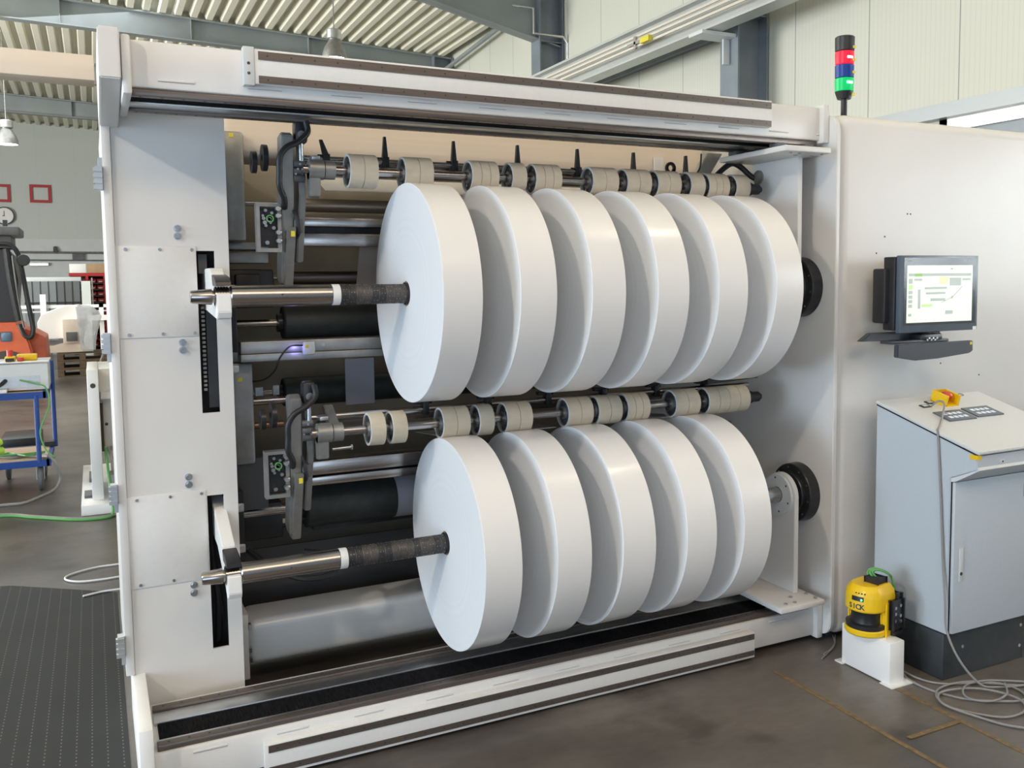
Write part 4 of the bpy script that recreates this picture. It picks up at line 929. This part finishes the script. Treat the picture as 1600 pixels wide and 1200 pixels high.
# ================================================================ WHITE STAND behind column
t = thing('machine_stand', 'white steel stand on a base plate behind the left machine column', 'stand', (-.6, 4.6, 0))
B(armwhite).box(-.85, -.2, 4.05, 5.7, .0, .075, bev=.004).build('base_plate', parent=t)
b = B(armwhite).box(-.775, -.70, 4.12, 4.9, .095, 1.045, bev=.006); b.m(slit).cyl((-.738, 4.118, .93), (-.738, 4.122, .93), .018, seg=16); b.build('upright', parent=t)
b = B(white).box(-.70, -.2, 4.3, 5.0, .45, 1.035, bev=.006); b.m(slit); b.cyl((-.66, 4.298, .62), (-.66, 4.302, .62), .012, seg=6); b.build('body_plate', parent=t)
b = B(white).box(-.64, -.2, 4.35, 5.0, .075, .46, bev=.006); b.m(slit); b.box(-.705, -.68, 4.28, 4.3, .42, .78); b.build('lower_plate', parent=t)
B(dgrey).box(-.83, -.78, 4.3, 4.5, .075, .095).box(-.80, -.78, 4.9, 5.2, .075, .11).build('shim_block', parent=t)
B(white).box(-.69, -.6, 4.2, 4.3, .82, .87).build('latch', parent=t)
B(alu).box(-.655, -.63, 4.1, 4.28, .15, .27).build('junction_box', parent=t)
tag(B(cabn).tube([(-.675, 4.2, .46), (-.665, 4.1, .30), (-.652, 4.0, .12), (-.65, 3.95, .02), (-.70, 3.90, .008), (-.88, 3.93, .008), (-1.15, 4.15, .008), (-1.40, 4.33, .008), (-2.2, 4.5, .008)], .009).build('cable'), 'green cable dropping from the white stand and running left along the floor', 'cable')
tag(B(cabg).tube([(-.66, 4.22, .46), (-.61, 4.1, .30), (-.585, 4.05, .15), (-.60, 4.0, .02), (-.68, 3.93, .010), (-.88, 3.96, .010), (-1.15, 4.18, .010), (-1.40, 4.37, .010), (-2.2, 4.55, .010)], .010).build('cable'), 'grey cable beside the green one running from the white stand', 'cable')

# ================================================================ TROLLEY
t = thing('platform_trolley', 'blue steel platform trolley with two wooden decks and rubber wheels', 'trolley', (-1.7, 5.45, 0))
for z in (.235, .785):
    B(wood).box(-2.3, -1.10, 5.12, 5.85, z, z+.02).build('deck', parent=t)
    B(blue).box(-2.32, -1.08, 5.09, 5.12, z-.03, z+.022).box(-2.32, -1.08, 5.85, 5.88, z-.03, z+.022).box(-1.10, -1.07, 5.09, 5.88, z-.03, z+.022).box(-2.33, -2.30, 5.09, 5.88, z-.03, z+.022).build('deck_frame', parent=t)
for (x_, y_) in ((-1.15, 5.10), (-1.06, 5.86), (-2.31, 5.10), (-2.31, 5.86)): B(blue).cyl((x_, y_, .24), (x_, y_, 1.0 if x_ > -1.1 else .78), .018).build('post', parent=t)
B(black).box(-1.14, -1.06, 5.75, 5.84, .262, .30).build('handle_socket', parent=t)
for (x_, y_) in ((-1.15, 5.17), (-1.15, 5.78), (-1.50, 5.17), (-2.2, 5.17), (-1.42, 5.78)):
    wl = B(dgrey); wl.lathe([(0, 0), (0, .06), (.004, .092), (.012, .10), (.030, .10), (.038, .092), (.042, .06), (.042, 0)], (x_-.021, y_, .10), (1, 0, 0), 36); wl = wl.build('wheel', parent=t)
    B(alu).box(x_-.03, x_-.024, y_-.02, y_+.02, .09, .205).box(x_+.024, x_+.03, y_-.02, y_+.02, .09, .205).build('castor_fork', parent=wl)
t = thing('control_box', 'light grey control box with emergency stops standing on the blue trolley', 'control box', (-1.45, 5.4, .806))
B(lgrey).box(-2.0, -1.06, 5.20, 5.60, .815, 1.03, bev=.008).build('body', parent=t)
B(alu).box(-2.0, -1.05, 5.19, 5.61, 1.03, 1.045, bev=.004).build('lid', parent=t)
B(alu).box(-1.9, -1.12, 5.196, 5.20, .84, .93).build('socket_panel', parent=t)
B(yellow).box(-1.365, -1.29, 5.3, 5.38, 1.045, 1.085, bev=.01).build('stop_base', parent=t); B(redm).cyl((-1.33, 5.34, 1.085), (-1.33, 5.34, 1.135), .022).build('stop_button', parent=t)
B(black).box(-1.36, -1.30, 5.295, 5.30, 1.046, 1.07).build('stop_label', parent=t)
B(yellow).box(-1.285, -1.14, 5.35, 5.45, 1.045, 1.095, bev=.008).build('stop_guard', parent=t)
B(redm).box(-1.275, -1.235, 5.28, 5.33, 1.045, 1.075, bev=.008).build('red_switch', parent=t)
tag(B(armwhite).box(-1.62, -1.35, 5.12, 5.19, .808, .835, bev=.003).build('paper_block'), 'small white block lying on the upper trolley deck', 'block')
tag(B(cabk).tube([(-1.36, 5.19, .90), (-1.40, 5.12, .87), (-1.5, 5.08, .84), (-1.7, 5.08, .83)], .016).build('cable'), 'black plug cable on the front of the trolley control box', 'cable')
tag(B(cabn).tube([(-1.26, 5.19, .90), (-1.15, 5.12, .87), (-1.08, 5.10, .84), (-1.06, 5.06, .70), (-1.13, 5.05, .50), (-1.10, 5.05, .35), (-1.04, 5.04, .28), (-1.1, 5.2, .27)], .006).build('cable'), 'green cable hanging from the control box along the trolley post', 'cable')
b = B(cabg)
for k in range(3): b.tube([(-1.09, 5.10+.02*k, .28), (-1.2, 5.25+.05*k, .265), (-1.35, 5.35-.04*k, .265), (-1.6, 5.4+.05*k, .265), (-1.9, 5.3, .265)], .009)
tag(b.build('cable_bundle'), 'grey cables lying on the lower wooden deck of the trolley', 'cable')
b = B(cabn)
for k in range(3): b.tube([(-1.12, 5.3+.03*k, .283), (-1.25, 5.2+.05*k, .285), (-1.38, 5.42-.05*k, .283), (-1.5, 5.25+.04*k, .283), (-1.7, 5.45, .283)], .006)
tag(b.build('cable_bundle'), 'green cables tangled on the lower wooden deck of the trolley', 'cable')
tag(B(lime).cyl((-1.44, 5.05, .36), (-1.40, 5.09, .36), .03).cyl((-1.45, 5.05, .42), (-1.41, 5.09, .43), .028).cyl((-1.46, 5.09, .27), (-1.45, 5.09, .40), .02).build('connector_plug'), 'lime green connector plugs at the left edge of the lower deck', 'plug')
tag(B(cabg).tube([(-1.08, 5.07, .30), (-1.03, 5.06, .22), (-1.01, 5.10, .10), (-1.05, 5.05, .02), (-1.15, 4.85, .01), (-1.25, 4.68, .01), (-1.40, 4.68, .01), (-2.2, 4.75, .01)], .012).build('cable'), 'thick grey cable falling off the trolley and curving left on the floor', 'cable')
tag(B(black).box(-1.60, -1.25, 7.3, 7.9, .0, .12, bev=.01).build('floor_tray'), 'low black tray on the floor behind the trolley', 'tray')

# ================================================================ FORKLIFT
t = thing('forklift', 'orange and black forklift truck at the left edge of the hall', 'forklift', (-2.6, 13.5, 0))
Y0, Y1 = 13.0, 14.3
B(orange).prism([(-3.4, .174), (-3.4, 1.08), (-1.77, 1.075), (-1.68, .97), (-1.61, .76), (-1.53, .38), (-1.62, .174)], 'xz', Y0, Y1, bev=.03).build('body', parent=t)
B(orange).prism([(-1.68, .97), (-1.55, .92), (-1.41, .83), (-1.39, .38), (-1.40, .137), (-1.47, .137), (-1.51, .505), (-1.63, .68)], 'xz', Y0+.15, Y1, bev=.01).build('mudguard', parent=t)
b = B(black); b.lathe([(0, 0), (0, .20), (.02, .27), (.2, .27), (.22, .20), (.22, 0)], (-1.66, Y0+.2, .271), (0, 1, 0), 32); b.build('wheel', parent=t)
b = B(dgrey); b.lathe([(0, 0), (0, .20), (.02, .27), (.2, .27), (.22, .20), (.22, 0)], (-2.9, Y0+.2, .271), (0, 1, 0), 32); b.build('wheel', parent=t)
B(black).prism([(-3.4, 1.06), (-3.4, 2.2), (-1.88, 2.2), (-1.79, 2.10), (-1.74, 1.71), (-1.80, 1.06)], 'xz', Y0+.25, Y1-.2, bev=.02).build('cab', parent=t)
B(black).tube([(-1.95, Y0+.1, 2.28), (-1.80, Y0+.1, 2.26), (-1.71, Y0+.1, 2.12), (-1.66, Y0+.05, 1.80), (-1.60, Y0+.02, 1.30), (-1.56, Y0+.02, .98), (-1.60, Y0+.0, .84), (-1.68, Y0, .88), (-1.74, Y0, 1.05)], .035, smooth=3).build('roll_bar', parent=t)
B(blackm).tube([(-1.86, Y0+.05, 2.2), (-1.82, Y0, 1.7), (-1.74, Y0, 1.1)], .05, smooth=2).build('mast_rail', parent=t)
B(dgrey).tube([(-1.78, Y0-.03, 2.1), (-1.74, Y0-.03, 1.5), (-1.68, Y0-.03, 1.0)], .014, smooth=2).build('hose', parent=t)
B(dgrey).box(-3.4, -1.68, Y0+.1, Y1-.1, 2.41, 2.55, bev=.03).box(-3.4, -1.80, Y0+.2, Y1-.2, 2.22, 2.41, bev=.01).build('overhead_guard', parent=t)
B(blackm).box(-1.90, -1.84, Y0+.2, Y0+.3, 2.55, 2.65).build('beacon_mount', parent=t)
B(black).cyl((-1.64, Y0-.02, 2.03), (-1.64, Y0+.02, 2.03), .09, bev=.01).build('mirror', parent=t)
B(mat('blue_lamp', (.10, .16, .24), .2)).box(-2.0, -1.85, Y0-.012, Y0+.01, .79, .94, bev=.02).build('side_lamp', parent=t)
B(slit).cyl((-1.93, Y0-.01, .33), (-1.93, Y0+.01, .33), .32, seg=32).build('wheel_arch', parent=t)

# ================================================================ FAR BACKGROUND
p = thing('euro_pallet', 'bottom wooden pallet of the stack behind the white stand', 'pallet', (-1.0, 15.2, 0), 'stacked wooden pallets')
for k, z in enumerate((.118, .0)):
    for j in range(5): B(woodd).box(-1.33, -.53, 15.2+.165*j, 15.2+.165*j+.12, z, z+.022).build('board', parent=p)
for xx in (-1.33, -.98, -.63): B(woodd).box(xx, xx+.10, 15.2, 16.0, .022, .118).build('block', parent=p)
dup(p, (0, 0, .143), 'middle wooden pallet of the stack behind the white stand'); dup(p, (0, 0, .286), 'top wooden pallet of the stack, under the wrapped machine part')
p2 = dup(p, (.78, .9, .02), 'wooden pallet lying just right of the pallet stack')
t = thing('wrapped_machine_part', 'cream machine part wrapped in clear film on top of the pallets', 'machine part', (-1.1, 15.6, .43))
B(armwhite).prism([(-1.62, .68), (-1.62, .98), (-1.55, 1.12), (-1.20, 1.26), (-.95, 1.28), (-.85, 1.20), (-.82, .9), (-.9, .68)], 'xz', 15.4, 16.0, bev=.01).build('body', parent=t)
B(cream).box(-1.22, -.96, 15.22, 15.5, .60, 1.03, bev=.006).build('gearbox', parent=t)
B(dgrey).box(-1.17, -.99, 15.19, 15.23, .64, .80, bev=.004).build('vent_grille', parent=t)
B(cream).prism([(-1.55, .44), (-1.55, .52), (-1.25, .60), (-.95, .60), (-.80, .44)], 'xz', 15.25, 15.6).build('foot', parent=t)
B(dgrey).box(-1.55, -1.22, 15.3, 15.4, .57, .66).build('drive_bar', parent=t)
B(film).prism([(-.95, .46), (-1.0, 1.28), (-.75, 1.26), (-.58, 1.10), (-.68, .75), (-.72, .44)], 'xz', 15.15, 15.6, bev=.03).build('film_wrap', parent=t, label='clear plastic film')
tag(B(alu).tube([(-.60, 14.6, .42), (-.66, 14.6, .25), (-.68, 14.6, .08)], .02).box(-.78, -.60, 14.5, 14.7, .03, .07).build('hand_lever'), 'small silver lever standing right beside the pallet stack', 'lever')
t = thing('white_railing', 'white steel frame with long top rail in front of the dark panels', 'frame', (-1.0, 17, 0))
B(armwhite).box(-2.4, -.3, 17.0, 17.08, 1.19, 1.25).build('rail', parent=t); B(lgrey).box(-2.4, -.3, 17.3, 17.36, 1.10, 1.13).build('rail', parent=t)
B(armwhite).box(-1.63, -1.53, 16.95, 17.1, 0, 1.46).build('post', parent=t); B(armwhite).box(-.62, -.54, 17.0, 17.08, 0, 1.25).build('post', parent=t)
B(armwhite).box(-.9, -.3, 16.8, 17.0, .94, 1.04).build('side_rail', parent=t)
for i in range(7):
    g_ = mat('locker_grey', (.20, .22, .235), .5, nscale=3, namt=.1) if i < 4 else mat('locker_dark', (.12, .13, .135), .5, nscale=3, namt=.1)
    t = thing('partition_panel', '%s grey partition panel, %s from the left in the dark row' % ('light' if i < 4 else 'dark', ('first', 'second', 'third', 'fourth', 'fifth', 'sixth', 'seventh')[i]), 'panel', (-2.0+.165*i, 21, 0), 'dark partition panels')
    B(g_).box(-2.12+.163*i, -1.965+.163*i, 21, 21.08, .5, 1.72).box(-2.12+.163*i, -1.965+.163*i, 21, 21.06, .02, .5).build('sheet', parent=t)
    B(black).box(-1.963+.163*i, -1.955+.163*i, 20.98, 21.08, 0, 1.72).build('edge_bar', parent=t)
    B(black).box(-2.12+.163*i, -1.96+.163*i, 20.97, 20.99, 1.20, 1.24).build('strap', parent=t)
tag(B(lgrey).box(-2.2, -.95, 21.1, 21.5, 1.70, 1.82, bev=.01).build('top_tray'), 'long pale tray on top of the dark partition panels', 'tray')
tag(B(mat('pale_panel', (.68, .74, .70), .5)).box(-.95, -.76, 20.9, 21.0, 0, 1.72).build('pale_panel'), 'pale green white panel at the right end of the dark partitions', 'panel')
t = thing('bin_shelf', 'tall red shelf filled with rows of small storage bins', 'shelf', (-.7, 22, 0))
B(shelfr).box(-1.22, -.05, 22.0, 22.5, 1.84, 1.92).build('top_board', parent=t)
for x_ in (-.86, -.47, -.07): B(shelfr).box(x_, x_+.06, 21.95, 22.5, 0, 1.86).build('post', parent=t)
B(alu).box(-.74, -.71, 21.9, 21.95, 0, 1.80).build('roller_post', parent=t)
B(slit).box(-1.2, -.05, 22.45, 22.5, 0, 1.85).build('back_board', parent=t)
b_lit = [mat('bin_red', (.33, .03, .035), .5), mat('bin_purple', (.13, .10, .28), .5), mat('bin_cream', (.55, .48, .42), .5)]
n = 0
for r_ in range(11):
    z = .12+.155*r_
    B(dgrey).box(-1.2, -.05, 21.98, 22.4, z-.02, z).build('tier', parent=t)
    for c_ in range(5):
        x_ = -.95+.17*c_
        mt_ = b_lit[1] if c_ == 3 else b_lit[0]
        tag(B(mt_).prism([(21.93, z+.03), (21.93, z+.06), (22.0, z+.10), (22.3, z+.10), (22.3, z+.001), (21.95, z+.001)], 'yz', x_, x_+.14).m(b_lit[2]).box(x_+.03, x_+.11, 21.925, 21.93, z+.02, z+.05).build('storage_bin'), 'small open %s storage bin on the red shelf' % ('purple' if c_ == 3 else 'red'), 'bin', 'storage bins on the red shelf')
tag(B(armwhite).box(-1.20, -.84, 22.0, 22.4, 1.921, 2.14, bev=.005).build('white_box'), 'white box on top of the red shelf, left of the carton', 'box')
tag(B(card).box(-.82, -.25, 22.0, 22.4, 1.921, 2.14, bev=.005).build('cardboard_box'), 'brown cardboard carton on top of the red shelf', 'box')
for i, (x0, x1, z0, z1, lab) in enumerate(((-2.26, -1.70, 4.07, 4.60, 'red square frame on the far wall, right one'), (-3.30, -2.75, 4.06, 4.58, 'red square frame on the far wall, left one cut by the picture edge'))):
    b = B(redf); b.hplate(x0, x1, z0, z1, 28.15, 28.19, [(x0+.08, x1-.08, z0+.08, z1-.08)])
    tag(b.build('wall_frame'), lab, 'frame', 'red frames on the far wall')
t = thing('wall_clock', 'round white clock on the far wall above the forklift', 'clock', (-2.93, 28.1, 3.4))
B(armwhite).cyl((-2.93, 28.10, 3.66), (-2.93, 28.19, 3.66), .23, seg=40).build('dial', parent=t); B(blackm).ring((-2.93, 28.08, 3.66), (-2.93, 28.18, 3.66), .26, .23).build('rim', parent=t)
B(black).box(-2.98, -2.92, 28.09, 28.10, 3.65, 3.67).box(-2.94, -2.925, 28.09, 28.10, 3.66, 3.80).build('hands', parent=t)
tag(B(alud).tube([(-2.7, 28.1, 2.60), (.5, 28.1, 2.585)], .035, smooth=0).build('pipe'), 'upper grey pipe running along the far wall', 'pipe')
tag(B(alud).tube([(-2.4, 28.1, 2.37), (.5, 28.1, 2.35)], .022, smooth=0).build('pipe'), 'lower thin grey pipe running along the far wall', 'pipe')
tag(B(dgrey).box(-1.22, -.92, 28.0, 28.14, 2.37, 2.56).build('junction_box'), 'small dark box hanging on the far wall pipe', 'box')
tag(B(alu).box(-2.35, -1.86, 28.0, 28.14, 2.20, 2.29).m(lampglow).box(-2.33, -1.88, 27.99, 28.0, 2.22, 2.25).build('tube_light'), 'short lit tube light on the far wall', 'lamp')
tag(B(dgrey).cyl((-1.66, 28.0, 2.63), (-1.66, 28.1, 2.74), .06).build('wall_spotlight'), 'tiny dark spotlight on the far wall pipe', 'lamp')
